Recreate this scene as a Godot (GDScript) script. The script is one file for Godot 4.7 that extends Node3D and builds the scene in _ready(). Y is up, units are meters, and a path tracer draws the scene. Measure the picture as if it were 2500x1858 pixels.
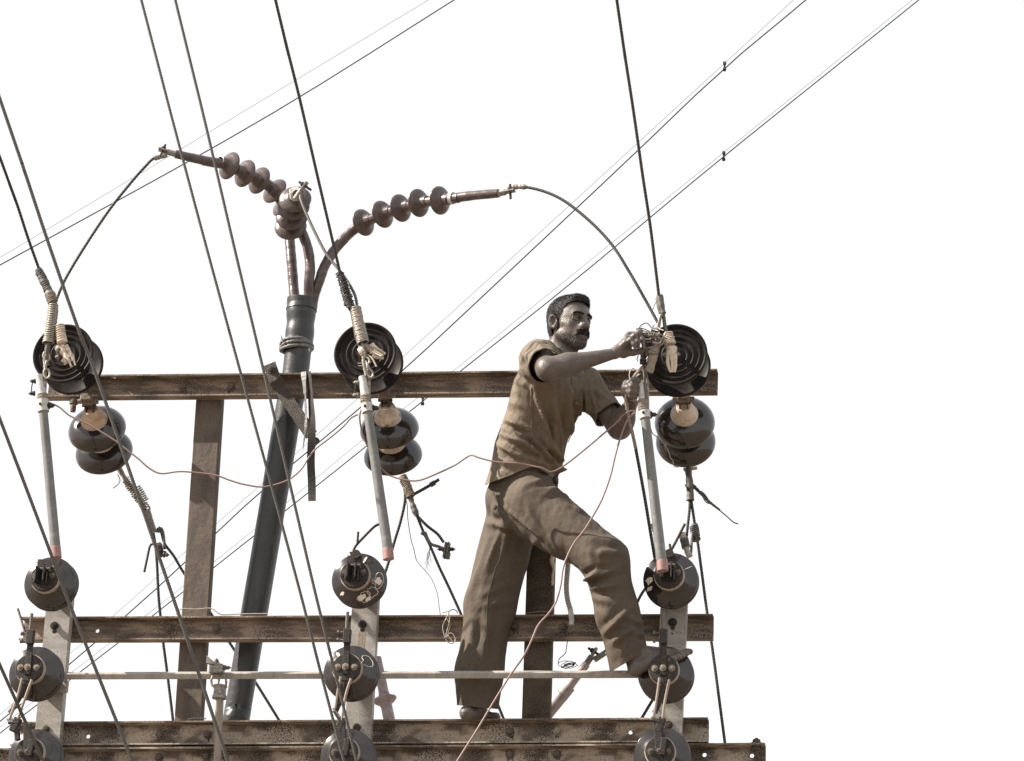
extends Node3D

# ---------------------------------------------------------------- frame of the place
const PITCH := 20.0
const ROLL := 2.5
const YAW := 10.0          # the crossarms run slightly towards the viewer on the right
const DIST := 12.0
const SCALE := 575.0       # photo pixels per metre at the crossarms
var eye := Vector3(0, 1.6, 0)
var c_fwd: Vector3
var c_up: Vector3
var c_right: Vector3
var mid: Vector3
var U: Vector3             # along the crossarms
var N: Vector3             # out of the structure, towards the viewer
var M := {}
var org := {}
var names := {}
var rng := RandomNumberGenerator.new()

func setup_frame():
	var p := deg_to_rad(PITCH)
	var r := deg_to_rad(ROLL)
	var y := deg_to_rad(YAW)
	c_fwd = Vector3(0, sin(p), -cos(p))
	var u0 := Vector3(0, cos(p), sin(p))
	c_right = Vector3.RIGHT * cos(r) + u0 * sin(r)
	c_up = u0 * cos(r) - Vector3.RIGHT * sin(r)
	mid = eye + c_fwd * DIST
	U = Vector3(cos(y), 0, sin(y))
	N = Vector3(-sin(y), 0, cos(y))

# a measured point of the structure: photo position, metres in front of the crossarm plane
func at(x: float, y: float, w: float) -> Vector3:
	var f := DIST * SCALE
	var d := c_fwd + c_right * ((x - 1250.0) / f) + c_up * ((929.0 - y) / f)
	var t := ((mid - eye).dot(N) + w) / d.dot(N)
	return eye + d * t

func seen(p: Vector3) -> Vector2:
	var d := p - eye
	var z := d.dot(c_fwd)
	var f := DIST * SCALE
	return Vector2(1250.0 + d.dot(c_right) / z * f, 929.0 - d.dot(c_up) / z * f)

# sheets of the survey: origin and scale
const SHEETS := {0: [0.0, 0.0, 1.0], 1: [0.0, 300.0, 2.754], 2: [600.0, 400.0, 2.754], 3: [1200.0, 650.0, 3.672], 4: [0.0, 850.0, 2.754], 5: [600.0, 850.0, 2.754],
	6: [1100.0, 1000.0, 2.754], 7: [0.0, 1258.0, 2.754], 8: [600.0, 1258.0, 2.754], 9: [1200.0, 1258.0, 2.754], 10: [1280.0, 690.0, 6.884], 11: [1480.0, 720.0, 6.884], 12: [0.0, 0.0, 0.8892], 13: [800.0, 760.0, 8.26], 14: [1480.0, 1500.0, 9.18]}
func sp(s: int, x: float, y: float) -> Vector2:
	var q = SHEETS[s]
	return Vector2(q[0] + x / q[2], q[1] + y / q[2])
func sat(s: int, x: float, y: float, w: float) -> Vector3:
	var q := sp(s, x, y)
	return at(q.x, q.y, w)
# flat list x,y,x,y... -> points, depth running from w0 to w1
func run(s: int, a: Array, w0: float, w1: float) -> PackedVector3Array:
	var o := PackedVector3Array()
	var n := a.size() / 2
	for i in n:
		o.append(sat(s, a[2 * i], a[2 * i + 1], lerpf(w0, w1, float(i) / maxf(1.0, n - 1.0))))
	return o
func smooth(p: PackedVector3Array, step: float) -> PackedVector3Array:
	var o := PackedVector3Array()
	var n := p.size()
	for i in n - 1:
		var a := p[maxi(i - 1, 0)]
		var b := p[i]
		var c := p[i + 1]
		var d := p[mini(i + 2, n - 1)]
		if i == 0: a = b * 2.0 - c
		if i == n - 2: d = c * 2.0 - b
		var k := maxi(1, int(ceil(b.distance_to(c) / step)))
		for j in k:
			o.append(b.cubic_interpolate(c, a, d, float(j) / k))
	o.append(p[n - 1])
	# even spacing along the path
	var e := PackedVector3Array([o[0]])
	var need := step
	for i in o.size() - 1:
		var a := o[i]
		var L := a.distance_to(o[i + 1])
		var s := need
		while s <= L:
			e.append(a.lerp(o[i + 1], s / L))
			s += step
		need = s - L
	if e[e.size() - 1].distance_to(p[n - 1]) > step * .3: e.append(p[n - 1])
	else: e[e.size() - 1] = p[n - 1]
	if e.size() < 2: return PackedVector3Array([p[0], p[n - 1]])
	return e
func extend(p: PackedVector3Array, before: float, after: float) -> PackedVector3Array:
	var o := PackedVector3Array()
	var n := p.size()
	if before > 0: o.append(p[0] + (p[0] - p[1]).normalized() * before)
	o.append_array(p)
	if after > 0: o.append(p[n - 1] + (p[n - 1] - p[n - 2]).normalized() * after)
	return o

# ---------------------------------------------------------------- mesh building
class MB:
	var v := PackedVector3Array()
	var n := PackedVector3Array()
	var uv := PackedVector2Array()
	var c := PackedColorArray()
	var ix := PackedInt32Array()
	var col := Color(1, 1, 1)
	func vert(p: Vector3, nn := Vector3.ZERO, t := Vector2.ZERO) -> int:
		v.append(p); n.append(nn); uv.append(t); c.append(col)
		return v.size() - 1
	func quad(a: int, b: int, cc: int, d: int):     # counter-clockwise seen from outside
		ix.append(a); ix.append(cc); ix.append(b)
		ix.append(a); ix.append(d); ix.append(cc)
	func tri(a: int, b: int, cc: int):
		ix.append(a); ix.append(cc); ix.append(b)
	func face(pts: Array):                          # flat convex polygon, counter-clockwise from outside
		var nn: Vector3 = ((pts[1] - pts[0]) as Vector3).cross(pts[2] - pts[0]).normalized()
		if nn == Vector3.ZERO and pts.size() > 3: nn = ((pts[2] - pts[0]) as Vector3).cross(pts[3] - pts[0]).normalized()
		var b := v.size()
		for p in pts: vert(p, nn)
		for i in range(1, pts.size() - 1): tri(b, b + i, b + i + 1)
	func normals(from_v: int, from_i: int):
		for i in range(from_v, v.size()): n[i] = Vector3.ZERO
		for i in range(from_i, ix.size(), 3):
			var a := ix[i]
			var b := ix[i + 1]
			var d := ix[i + 2]
			var f := (v[d] - v[a]).cross(v[b] - v[a])
			n[a] += f; n[b] += f; n[d] += f
		for i in range(from_v, v.size()): n[i] = n[i].normalized()
	func mesh(o: Vector3) -> ArrayMesh:
		var a := []
		a.resize(Mesh.ARRAY_MAX)
		var vv := v.duplicate()
		for i in vv.size(): vv[i] -= o
		a[Mesh.ARRAY_VERTEX] = vv
		a[Mesh.ARRAY_NORMAL] = n
		a[Mesh.ARRAY_TEX_UV] = uv
		a[Mesh.ARRAY_COLOR] = c
		a[Mesh.ARRAY_INDEX] = ix
		var m := ArrayMesh.new()
		m.add_surface_from_arrays(Mesh.PRIMITIVE_TRIANGLES, a)
		return m

func perp(t: Vector3) -> Vector3:
	var h := Vector3.UP if absf(t.y) < 0.9 else Vector3.RIGHT
	return h.cross(t).normalized()

# rope, wire or tube along points; lobes > 0 gives twisted strands
func tube(mb: MB, p: PackedVector3Array, rad: float, sides := 8, lobes := 0, pitch := 0.1, rad_end := -1.0, bump := 0.0, freq := 60.0, sd := 0):
	if rad_end < 0: rad_end = rad
	var n := p.size()
	if n < 2: return
	if lobes > 0: sides = lobes * 2
	var v0 := mb.v.size()
	var i0 := mb.ix.size()
	var t := (p[1] - p[0]).normalized()
	var x := perp(t)
	var s := 0.0
	for i in n:
		var t2: Vector3
		if i == 0: t2 = t
		elif i == n - 1: t2 = (p[n - 1] - p[n - 2]).normalized()
		else: t2 = (p[i + 1] - p[i - 1]).normalized()
		x = (x - t2 * x.dot(t2)).normalized()
		var y := t2.cross(x)
		if i > 0: s += p[i].distance_to(p[i - 1])
		var r := lerpf(rad, rad_end, float(i) / (n - 1))
		if bump > 0: r *= 1.0 + bump * (sin(s * freq + sd) * 0.6 + sin(s * freq * 2.37 + sd * 2.1) * 0.4)
		var ph := TAU * s / pitch if lobes > 0 else 0.0
		for j in sides + 1:
			var a := TAU * (j % sides) / sides + ph
			var rr := r
			if lobes > 0 and j % 2 == 1: rr *= 0.76
			mb.vert(p[i] + (x * cos(a) + y * sin(a)) * rr, Vector3.ZERO, Vector2(float(j) / sides, s))
	var w := sides + 1
	for i in n - 1:
		for j in sides:
			var a := v0 + i * w + j
			mb.quad(a, a + 1, a + w + 1, a + w)
	mb.normals(v0, i0)
	for i in n:                                     # close the seam
		var q := (mb.n[v0 + i * w] + mb.n[v0 + i * w + sides]).normalized()
		mb.n[v0 + i * w] = q
		mb.n[v0 + i * w + sides] = q
	var e := []
	for j in sides: e.append(mb.v[v0 + (n - 1) * w + j])
	mb.face(e)
	e = []
	for j in sides: e.append(mb.v[v0 + sides - 1 - j])
	mb.face(e)

# turned shape: profile (radius, height) walked with the outside on its right (from low height to high)
func lathe(mb: MB, prof: Array, o: Vector3, axis: Vector3, segs := 32, crease := 38.0, hint := Vector3.ZERO):
	var z := axis.normalized()
	var x := perp(z)
	if hint != Vector3.ZERO: x = (hint - z * hint.dot(z)).normalized()
	var y := z.cross(x)
	var m := prof.size()
	var sn := []
	for i in m - 1:
		var d: Vector2 = (prof[i + 1] - prof[i])
		sn.append(Vector2(d.y, -d.x).normalized())
	for i in m - 1:
		var na: Vector2 = sn[i]
		var nb: Vector2 = sn[i]
		if i > 0 and absf(rad_to_deg((sn[i] as Vector2).angle_to(sn[i - 1]))) < crease: na = (sn[i] + sn[i - 1]).normalized()
		if i < m - 2 and absf(rad_to_deg((sn[i] as Vector2).angle_to(sn[i + 1]))) < crease: nb = (sn[i] + sn[i + 1]).normalized()
		var pa: Vector2 = prof[i]
		var pb: Vector2 = prof[i + 1]
		var b := mb.v.size()
		for j in segs + 1:
			var a := TAU * j / segs
			var q := x * cos(a) + y * sin(a)
			mb.vert(o + q * pa.x + z * pa.y, q * na.x + z * na.y, Vector2(float(j) / segs, float(i) / m))
			mb.vert(o + q * pb.x + z * pb.y, q * nb.x + z * nb.y, Vector2(float(j) / segs, float(i + 1) / m))
		for j in segs:
			var k := b + j * 2
			mb.quad(k, k + 2, k + 3, k + 1)

# box with chamfered edges
func box(mb: MB, o: Vector3, bs: Basis, size: Vector3, ch := 0.002):
	var h := size * 0.5
	ch = minf(ch, minf(h.x, minf(h.y, h.z)) * 0.45)
	var q := func(sx: float, sy: float, sz: float, k: int) -> Vector3:
		var e := Vector3(sx * (h.x - (0.0 if k == 0 else ch)), sy * (h.y - (0.0 if k == 1 else ch)), sz * (h.z - (0.0 if k == 2 else ch)))
		return o + bs * e
	for k in 3:
		for s in [-1.0, 1.0]:
			var f := []
			for c in [[-1.0, -1.0], [1.0, -1.0], [1.0, 1.0], [-1.0, 1.0]]:
				var g := [0.0, 0.0, 0.0]
				g[k] = s
				g[(k + 1) % 3] = c[0]
				g[(k + 2) % 3] = c[1]
				f.append(q.call(g[0], g[1], g[2], k))
			if s < 0: f.reverse()
			mb.face(f)
	for k in 3:                                     # edges along axis k
		for s1 in [-1.0, 1.0]:
			for s2 in [-1.0, 1.0]:
				var f := []
				for e in [[-1.0, 1], [1.0, 1], [1.0, 2], [-1.0, 2]]:
					var g := [0.0, 0.0, 0.0]
					g[k] = e[0]
					g[(k + 1) % 3] = s1
					g[(k + 2) % 3] = s2
					f.append(q.call(g[0], g[1], g[2], (k + e[1]) % 3))
				if s1 * s2 > 0: f.reverse()
				orient(f, o)
				mb.face(f)
	for sx in [-1.0, 1.0]:
		for sy in [-1.0, 1.0]:
			for sz in [-1.0, 1.0]:
				var f := [q.call(sx, sy, sz, 0), q.call(sx, sy, sz, 1), q.call(sx, sy, sz, 2)]
				orient(f, o)
				mb.face(f)
func orient(f: Array, o: Vector3):
	var nn: Vector3 = ((f[1] - f[0]) as Vector3).cross(f[2] - f[0])
	if nn.dot(f[0] - o) < 0: f.reverse()

# polygon (in the plane of bs.x, bs.y) pushed along bs.z by depth
func prism(mb: MB, poly: PackedVector2Array, o: Vector3, bs: Basis, depth: float):
	if Geometry2D.is_polygon_clockwise(poly): poly.reverse()
	# is_polygon_clockwise works in y-down screens; make sure of y-up order here
	var ar := 0.0
	for i in poly.size():
		var a := poly[i]
		var b := poly[(i + 1) % poly.size()]
		ar += a.x * b.y - b.x * a.y
	if ar < 0: poly.reverse()
	var tr := Geometry2D.triangulate_polygon(poly)
	for side in 2:
		var b := mb.v.size()
		var zz := bs.z * (depth if side == 0 else 0.0)
		for p in poly: mb.vert(o + bs.x * p.x + bs.y * p.y + zz, bs.z * (1.0 if side == 0 else -1.0))
		for i in range(0, tr.size(), 3):
			var t0 := poly[tr[i]]
			var up := (poly[tr[i + 1]] - t0).cross(poly[tr[i + 2]] - t0) > 0
			if up == (side == 0): mb.tri(b + tr[i], b + tr[i + 1], b + tr[i + 2])
			else: mb.tri(b + tr[i], b + tr[i + 2], b + tr[i + 1])
	for i in poly.size():
		var a := poly[i]
		var b := poly[(i + 1) % poly.size()]
		var pa := o + bs.x * a.x + bs.y * a.y
		var pb := o + bs.x * b.x + bs.y * b.y
		mb.face([pa, pb, pb + bs.z * depth, pa + bs.z * depth])

# strip from x0 to x1, y0 to y1 with round holes [x, y, r] in order of x
func plate(mb: MB, x0: float, x1: float, y0: float, y1: float, holes: Array, o: Vector3, bs: Basis, depth: float):
	var cuts := []
	cuts.append_array(holes)
	for i in cuts.size() + 1:
		var pl := PackedVector2Array()
		var a = cuts[i - 1] if i > 0 else null
		var b = cuts[i] if i < cuts.size() else null
		var xa: float = a[0] if a != null else x0
		var xb: float = b[0] if b != null else x1
		pl.append(Vector2(xa, y0))
		pl.append(Vector2(xb, y0))
		if b != null:
			for k in 9: pl.append(Vector2(xb - b[2] * sin(PI * k / 8.0), b[1] - b[2] * cos(PI * k / 8.0)))
		pl.append(Vector2(xb, y1))
		pl.append(Vector2(xa, y1))
		if a != null:
			for k in 9: pl.append(Vector2(xa + a[2] * sin(PI * k / 8.0), a[1] + a[2] * cos(PI * k / 8.0)))
		var keep := PackedVector2Array()
		for p in pl:
			if keep.is_empty() or keep[keep.size() - 1].distance_to(p) > 1e-5: keep.append(p)
		prism(mb, keep, o, bs, depth)

func coil(mb: MB, p: PackedVector3Array, R: float, r: float, turns: float, wob := 0.0, R2 := -1.0):
	if R2 < 0: R2 = R
	var o := PackedVector3Array()
	var n := int(turns * 10)
	for i in n + 1:
		var f := float(i) / n * (p.size() - 1)
		var k := mini(int(f), p.size() - 2)
		var c := p[k].lerp(p[k + 1], f - k)
		var t := (p[k + 1] - p[k]).normalized()
		var x := perp(t)
		var y := t.cross(x)
		var a := TAU * i / 10.0
		var rr := lerpf(R, R2, float(i) / n) * (1.0 + wob * (rng.randf() - 0.5))
		o.append(c + (x * cos(a) + y * sin(a)) * rr)
	tube(mb, o, r, 5)

func hexbolt(mb: MB, o: Vector3, axis: Vector3, r: float, h: float, washer := 1.0):
	if washer > 0: lathe(mb, [Vector2(0, 0), Vector2(r * 1.45, 0), Vector2(r * 1.45, h * 0.22), Vector2(0, h * 0.22)], o, axis, 14)
	var hx := perp(axis).rotated(axis, rng.randf() * TAU)
	lathe(mb, [Vector2(0, h * 0.2), Vector2(r, h * 0.2), Vector2(r, h * 0.85), Vector2(r * 0.85, h), Vector2(r * 0.4, h), Vector2(r * 0.38, h * 1.3), Vector2(0, h * 1.3)], o, axis, 6, 5.0, hx)

# ---------------------------------------------------------------- things and parts
func numbered(parent: Node, called: String) -> String:
	var key := str(parent.get_instance_id()) + "/" + called
	var k: int = names.get(key, 0)
	names[key] = k + 1
	return called if k == 0 else "%s_%03d" % [called, k]
func thing(called: String, label: String, category: String, p: Vector3, group := "") -> Node3D:
	var o := Node3D.new()
	o.name = numbered(self, called)
	add_child(o, true)
	o.position = p
	org[o] = p
	tag(o, label, category, group)
	return o
func tag(o: Node, label: String, category: String, group := ""):
	o.set_meta("label", label)
	o.set_meta("category", category)
	if group != "": o.set_meta("group", group)
func put(called: String, mb: MB, mat: Material, parent: Node = self, label := "") -> MeshInstance3D:
	var q: Vector3 = org.get(parent, Vector3.ZERO)
	var o := MeshInstance3D.new()
	o.name = numbered(parent, called)
	if parent == self:
		q = mb.v[0]
		o.position = q
	o.mesh = mb.mesh(q)
	o.material_override = mat
	parent.add_child(o, true)
	org[o] = q
	if label != "": o.set_meta("label", label)
	return o
func solo(called: String, mb: MB, mat: Material, label: String, category: String, group := "") -> MeshInstance3D:
	var o := put(called, mb, mat)
	tag(o, label, category, group)
	return o

# ---------------------------------------------------------------- materials
func lin(r: float, g: float, b: float) -> Color:
	return Color(r, g, b).linear_to_srgb()
func nz(sd: int, f: float, oct := 4, size := 512, t := FastNoiseLite.TYPE_SIMPLEX_SMOOTH, ysize := 0) -> PackedByteArray:
	var q := FastNoiseLite.new()
	q.seed = sd
	q.noise_type = t
	q.frequency = f
	q.fractal_octaves = oct
	if t == FastNoiseLite.TYPE_CELLULAR: q.fractal_type = FastNoiseLite.FRACTAL_NONE
	return q.get_seamless_image(size, size if ysize == 0 else ysize, false, false, 0.12).get_data()
func tex(d: PackedByteArray, size: int) -> ImageTexture:
	var im := Image.create_from_data(size, size, false, Image.FORMAT_RGB8, d)
	im.generate_mipmaps()
	return ImageTexture.create_from_image(im)
func grey_tex(d: PackedByteArray, size: int) -> Image:
	return Image.create_from_data(size, size, false, Image.FORMAT_L8, d)
func bump(d: PackedByteArray, size: int, s: float) -> ImageTexture:
	var im := grey_tex(d, size)
	im.convert(Image.FORMAT_RGBA8)
	im.bump_map_to_normal_map(s)
	im.generate_mipmaps()
	return ImageTexture.create_from_image(im)
# colour layers: base, wide patches, mottling, and clusters of fine specks; sx, sy stretch the patches
func layered(base: Color, patch: Color, pit: Color, sd: int, f1: float, f2: float, p_lo: float, p_hi: float, s_lo: float, s_hi: float, sx := 1, sy := 1, size := 256) -> ImageTexture:
	var a := nz(sd, f1 * 512.0 / size, 5, size)
	var b := nz(sd + 7, f2, 2, size)
	var g := nz(sd + 13, 0.13, 3, size)
	var d := PackedByteArray()
	d.resize(size * size * 3)
	var gam := PackedByteArray()
	gam.resize(1025)
	for i in 1025: gam[i] = int(pow(i / 1024.0, 0.4545) * 255.0)
	for y in size:
		for x in size:
			var i := y * size + x
			var k := ((y * sy) % size) * size + (x * sx) % size
			var av := a[k] / 255.0
			var m := smoothstep(p_lo, p_hi, av * .8 + g[i] / 255.0 * .2)
			var cl := a[((y + size / 3) % size) * size + (x * sx + size / 2) % size] / 255.0
			var s := smoothstep(s_lo, s_hi, b[i] / 255.0 * 0.66 + cl * 0.34)
			var q := base.lerp(patch, m).lerp(pit, s) * ((0.74 + 0.52 * g[i] / 255.0) * 1024.0)
			d[i * 3] = gam[mini(int(q.r), 1024)]
			d[i * 3 + 1] = gam[mini(int(q.g), 1024)]
			d[i * 3 + 2] = gam[mini(int(q.b), 1024)]
	return tex(d, size)
func smat(c: Color, rough := 0.6, metal := 0.0) -> StandardMaterial3D:
	var m := StandardMaterial3D.new()
	m.albedo_color = c
	m.roughness = rough
	m.metallic = metal
	m.cull_mode = BaseMaterial3D.CULL_DISABLED
	return m
func tmat(t: Texture2D, scale: float, rough := 0.7, metal := 0.0, nt: Texture2D = null, ns := 0.6) -> StandardMaterial3D:
	var m := smat(Color(1, 1, 1), rough, metal)
	m.albedo_texture = t
	m.uv1_triplanar = true
	m.uv1_scale = Vector3.ONE * scale
	if nt:
		m.normal_enabled = true
		m.normal_texture = nt
		m.normal_scale = ns
	return m

func make_materials():
	var nb := bump(nz(91, 0.06, 4), 512, 5.0)
	var nf := bump(nz(92, 0.15, 3), 512, 6.0)
	M.rust = tmat(layered(Color(0.2857, 0.2236, 0.1692), Color(0.1285, 0.0951, 0.0741), Color(0.0286, 0.0219, 0.0181), 3, .007, .24, .36, .66, .58, .68, 1, 5, 512), 1.1, .78, 0.0, nb, .22)
	M.rust_pale = tmat(layered(Color(0.4054, 0.3421, 0.2742), Color(0.1410, 0.1066, 0.0831), Color(0.0302, 0.0238, 0.0201), 23, .008, .24, .40, .66, .55, .66, 1, 2, 512), 1.1, .8, 0.0, nb, .22)
	M.rust_dark = tmat(layered(Color(.105, .082, .062), Color(.058, .046, .037), Color(.18, .13, .09), 33, .012, .2, .36, .66, .66, .78, 1, 1, 512), 1.4, .85, 0.0, nf, 1.0)
	M.rust_col = tmat(layered(Color(0.1175, 0.0887, 0.0681), Color(0.0745, 0.0564, 0.0465), Color(0.1782, 0.1331, 0.0960), 43, .008, .22, .36, .68, .66, .8, 3, 1, 512), 1.1, .8, 0.0, nb, .12)
	M.rust_clamp = tmat(layered(Color(.06, .044, .034), Color(.034, .026, .021), Color(.14, .095, .065), 35, .02, .2, .36, .66, .66, .8, 1, 1), 2.4, .7, 0.0, nf, .8)
	M.galv = tmat(layered(Color(0.3620, 0.3398, 0.3120), Color(0.2661, 0.2439, 0.2189), Color(0.1557, 0.1335, 0.1141), 53, .008, .2, .36, .70, .64, .80, 3, 1, 512), 1.0, .62)
	M.zinc = tmat(layered(Color(.34, .31, .275), Color(.17, .15, .13), Color(.08, .06, .045), 63, .03, .05, .42, .62, .62, .75), 5.0, .5, .3)
	M.rust_dark.metallic_specular = .3
	M.bolt = tmat(layered(Color(.15, .12, .098), Color(.075, .06, .05), Color(.25, .2, .15), 73, .03, .1, .42, .62, .66, .78), 8.0, .65, .15)
	M.bolt_bright = tmat(layered(Color(.36, .31, .25), Color(.2, .16, .12), Color(.08, .06, .05), 74, .03, .05, .42, .62, .66, .78), 9.0, .5, .35)
	M.iron = tmat(layered(Color(0.058, 0.052, 0.048), Color(0.029, 0.026, 0.025), Color(0.143, 0.111, 0.085), 83, .03, .05, .42, .62, .72, .86), 7.0, .55, .3)
	M.iron.metallic_specular = .3
	M.glaze = tmat(layered(Color(.017, .013, .0115), Color(.028, .022, .019), Color(.10, .09, .08), 103, .012, .2, .45, .72, .72, .82, 1, 1, 512), 2.0, .16)
	M.glaze.metallic_specular = .5
	M.glaze.clearcoat_enabled = true
	M.glaze.clearcoat = .4
	M.glaze.clearcoat_roughness = .08
	M.glaze_dusty = tmat(layered(Color(.013, .011, .0105), Color(.028, .024, .022), Color(.26, .235, .21), 113, .01, .22, .45, .75, .70, .76, 1, 1, 512), 2.4, .42)
	M.glaze_dusty.metallic_specular = .2
	M.cement = tmat(layered(Color(0.4134, 0.3553, 0.2972), Color(0.2691, 0.2062, 0.1625), Color(0.1103, 0.0764, 0.0595), 123, .02, .05, .5, .72, .68, .8), 5.0, .75)
	M.cream = tmat(layered(Color(0.6050, 0.5200, 0.4350), Color(0.4655, 0.3805, 0.3040), Color(0.1895, 0.1215, 0.0790), 133, .016, .04, .5, .74, .72, .82), 4.0, .7)
	M.cream_rust = tmat(layered(Color(.56, .45, .35), Color(.34, .20, .11), Color(.14, .08, .05), 134, .007, .1, .36, .78, .66, .84), 5.0, .75)
	M.cream_scorched = tmat(layered(Color(.62, .53, .44), Color(.13, .07, .04), Color(.05, .03, .02), 137, .006, .1, .48, .68, .68, .84), 5.0, .7)
	M.chip = smat(lin(.70, .62, .54), .8)
	M.cable = tmat(layered(Color(0.0118, 0.0122, 0.0123), Color(0.0233, 0.0234, 0.0233), Color(0.0428, 0.0419, 0.0402), 143, .007, .18, .44, .72, .68, .8, 5, 1, 512), 1.1, .40, 0.0, nb, .10)
	M.cable.metallic_specular = .55
	M.tape = tmat(layered(Color(.17, .17, .165), Color(.085, .085, .083), Color(.30, .29, .28), 153, .02, .05, .42, .62, .68, .8, 1, 3), 3.0, .55, 0.0, nb, .6)
	M.shrink = tmat(layered(Color(0.0982, 0.0719, 0.0666), Color(0.0649, 0.0474, 0.0452), Color(0.1449, 0.1085, 0.1024), 163, .015, .05, .42, .62, .66, .8), 3.0, .30, 0.0, nb, .25)
	M.shrink_pink = tmat(layered(Color(0.3896, 0.3296, 0.3296), Color(0.2942, 0.2445, 0.2445), Color(0.5255, 0.4758, 0.4661), 173, .015, .05, .42, .62, .66, .8), 3.0, .55)
	M.alu = tmat(layered(Color(0.1470, 0.1365, 0.1207), Color(0.0788, 0.0713, 0.0630), Color(0.2940, 0.2730, 0.2415), 183, .05, .05, .42, .62, .66, .8), 8.0, .62, .25)
	M.alu_dark = tmat(layered(Color(0.0558, 0.0522, 0.0468), Color(0.0306, 0.0288, 0.0264), Color(0.1224, 0.1122, 0.1020), 193, .05, .05, .42, .62, .66, .8), 8.0, .65, .2)
	M.alu_bright = tmat(layered(Color(.40, .365, .32), Color(.23, .205, .175), Color(.55, .5, .45), 203, .05, .05, .42, .62, .66, .8), 8.0, .5, .3)
	M.rope = tmat(layered(Color(.34, .29, .235), Color(.2, .165, .13), Color(.10, .08, .065), 213, .05, .05, .42, .62, .66, .8), 6.0, .9)
	M.stay = tmat(layered(Color(0.1154, 0.1082, 0.0972), Color(0.0670, 0.0627, 0.0560), Color(0.2088, 0.1966, 0.1784), 187, .05, .1, .42, .62, .66, .8), 8.0, .62, .2)
	M.stain = tmat(layered(Color(.31, .245, .18), Color(.24, .18, .125), Color(.36, .31, .25), 189, .03, .1, .42, .62, .66, .8), 8.0, .75)
	M.black_wire = smat(lin(.011, .011, .011), .8)
	M.thin_wire = smat(lin(.16, .16, .16), .8)
	M.pink_wire = smat(lin(.21, .135, .122), .5)
	M.pipe = tmat(layered(Color(0.1743, 0.1743, 0.1704), Color(0.1335, 0.1335, 0.1296), Color(0.2430, 0.2346, 0.2268), 223, .008, .05, .42, .62, .7, .82, 1, 1), 1.5, .5)
	M.pipe_white = tmat(layered(Color(.56, .55, .53), Color(.42, .41, .39), Color(.25, .22, .19), 233, .02, .05, .45, .65, .68, .8), 4.0, .55)
	M.pink_cap = tmat(layered(Color(.34, .19, .18), Color(.27, .15, .145), Color(.42, .29, .27), 243, .02, .05, .42, .62, .7, .82), 5.0, .5)
	M.copper = smat(lin(.30, .245, .205), .45, .3)
	M.ground = tmat(layered(Color(.19, .15, .11), Color(.14, .11, .085), Color(.24, .2, .16), 253, .02, .05, .42, .62, .66, .8), .25, .95)
	# cloth: sharp small wrinkles over a fine weave
	var size := 512
	var wr := FastNoiseLite.new()
	wr.seed = 301
	wr.noise_type = FastNoiseLite.TYPE_SIMPLEX_SMOOTH
	wr.frequency = .011
	wr.fractal_type = FastNoiseLite.FRACTAL_RIDGED
	wr.fractal_octaves = 3
	wr.domain_warp_enabled = true
	wr.domain_warp_amplitude = 26.0
	wr.domain_warp_frequency = .012
	var wv := wr.get_seamless_image(size, size, false, false, .12).get_data()
	var g := nz(302, .3, 2)
	for i in size * size: wv[i] = clampi(int(wv[i] * .9 + .10 * g[i]), 0, 255)
	var nw := bump(wv, size, 7.0)
	M.shirt = tmat(layered(Color(0.1568, 0.1226, 0.0846), Color(0.1293, 0.1005, 0.0701), Color(0.1018, 0.0775, 0.0548), 311, .006, .1, .4, .66, .62, .9), 2.0, .82, 0.0, nw, .6)
	M.trousers = tmat(layered(Color(0.0813, 0.0599, 0.0412), Color(0.0667, 0.0491, 0.0345), Color(0.0531, 0.0396, 0.0282), 321, .006, .1, .4, .66, .62, .9), 1.7, .85, 0.0, nw, .38)
	var nsk := bump(nz(331, .12, 3), 512, 4.0)
	M.skin = tmat(layered(Color(0.1171, 0.0930, 0.0787), Color(0.0916, 0.0719, 0.0612), Color(0.0561, 0.0445, 0.0391), 341, .012, .08, .42, .66, .62, .82), 4.0, .42, 0.0, nsk, .8)
	M.skin.vertex_color_use_as_albedo = true
	M.hair = smat(Color(1, 1, 1), .75)
	M.hair.vertex_color_use_as_albedo = true
	M.eye = smat(lin(.02, .016, .014), .15)

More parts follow.
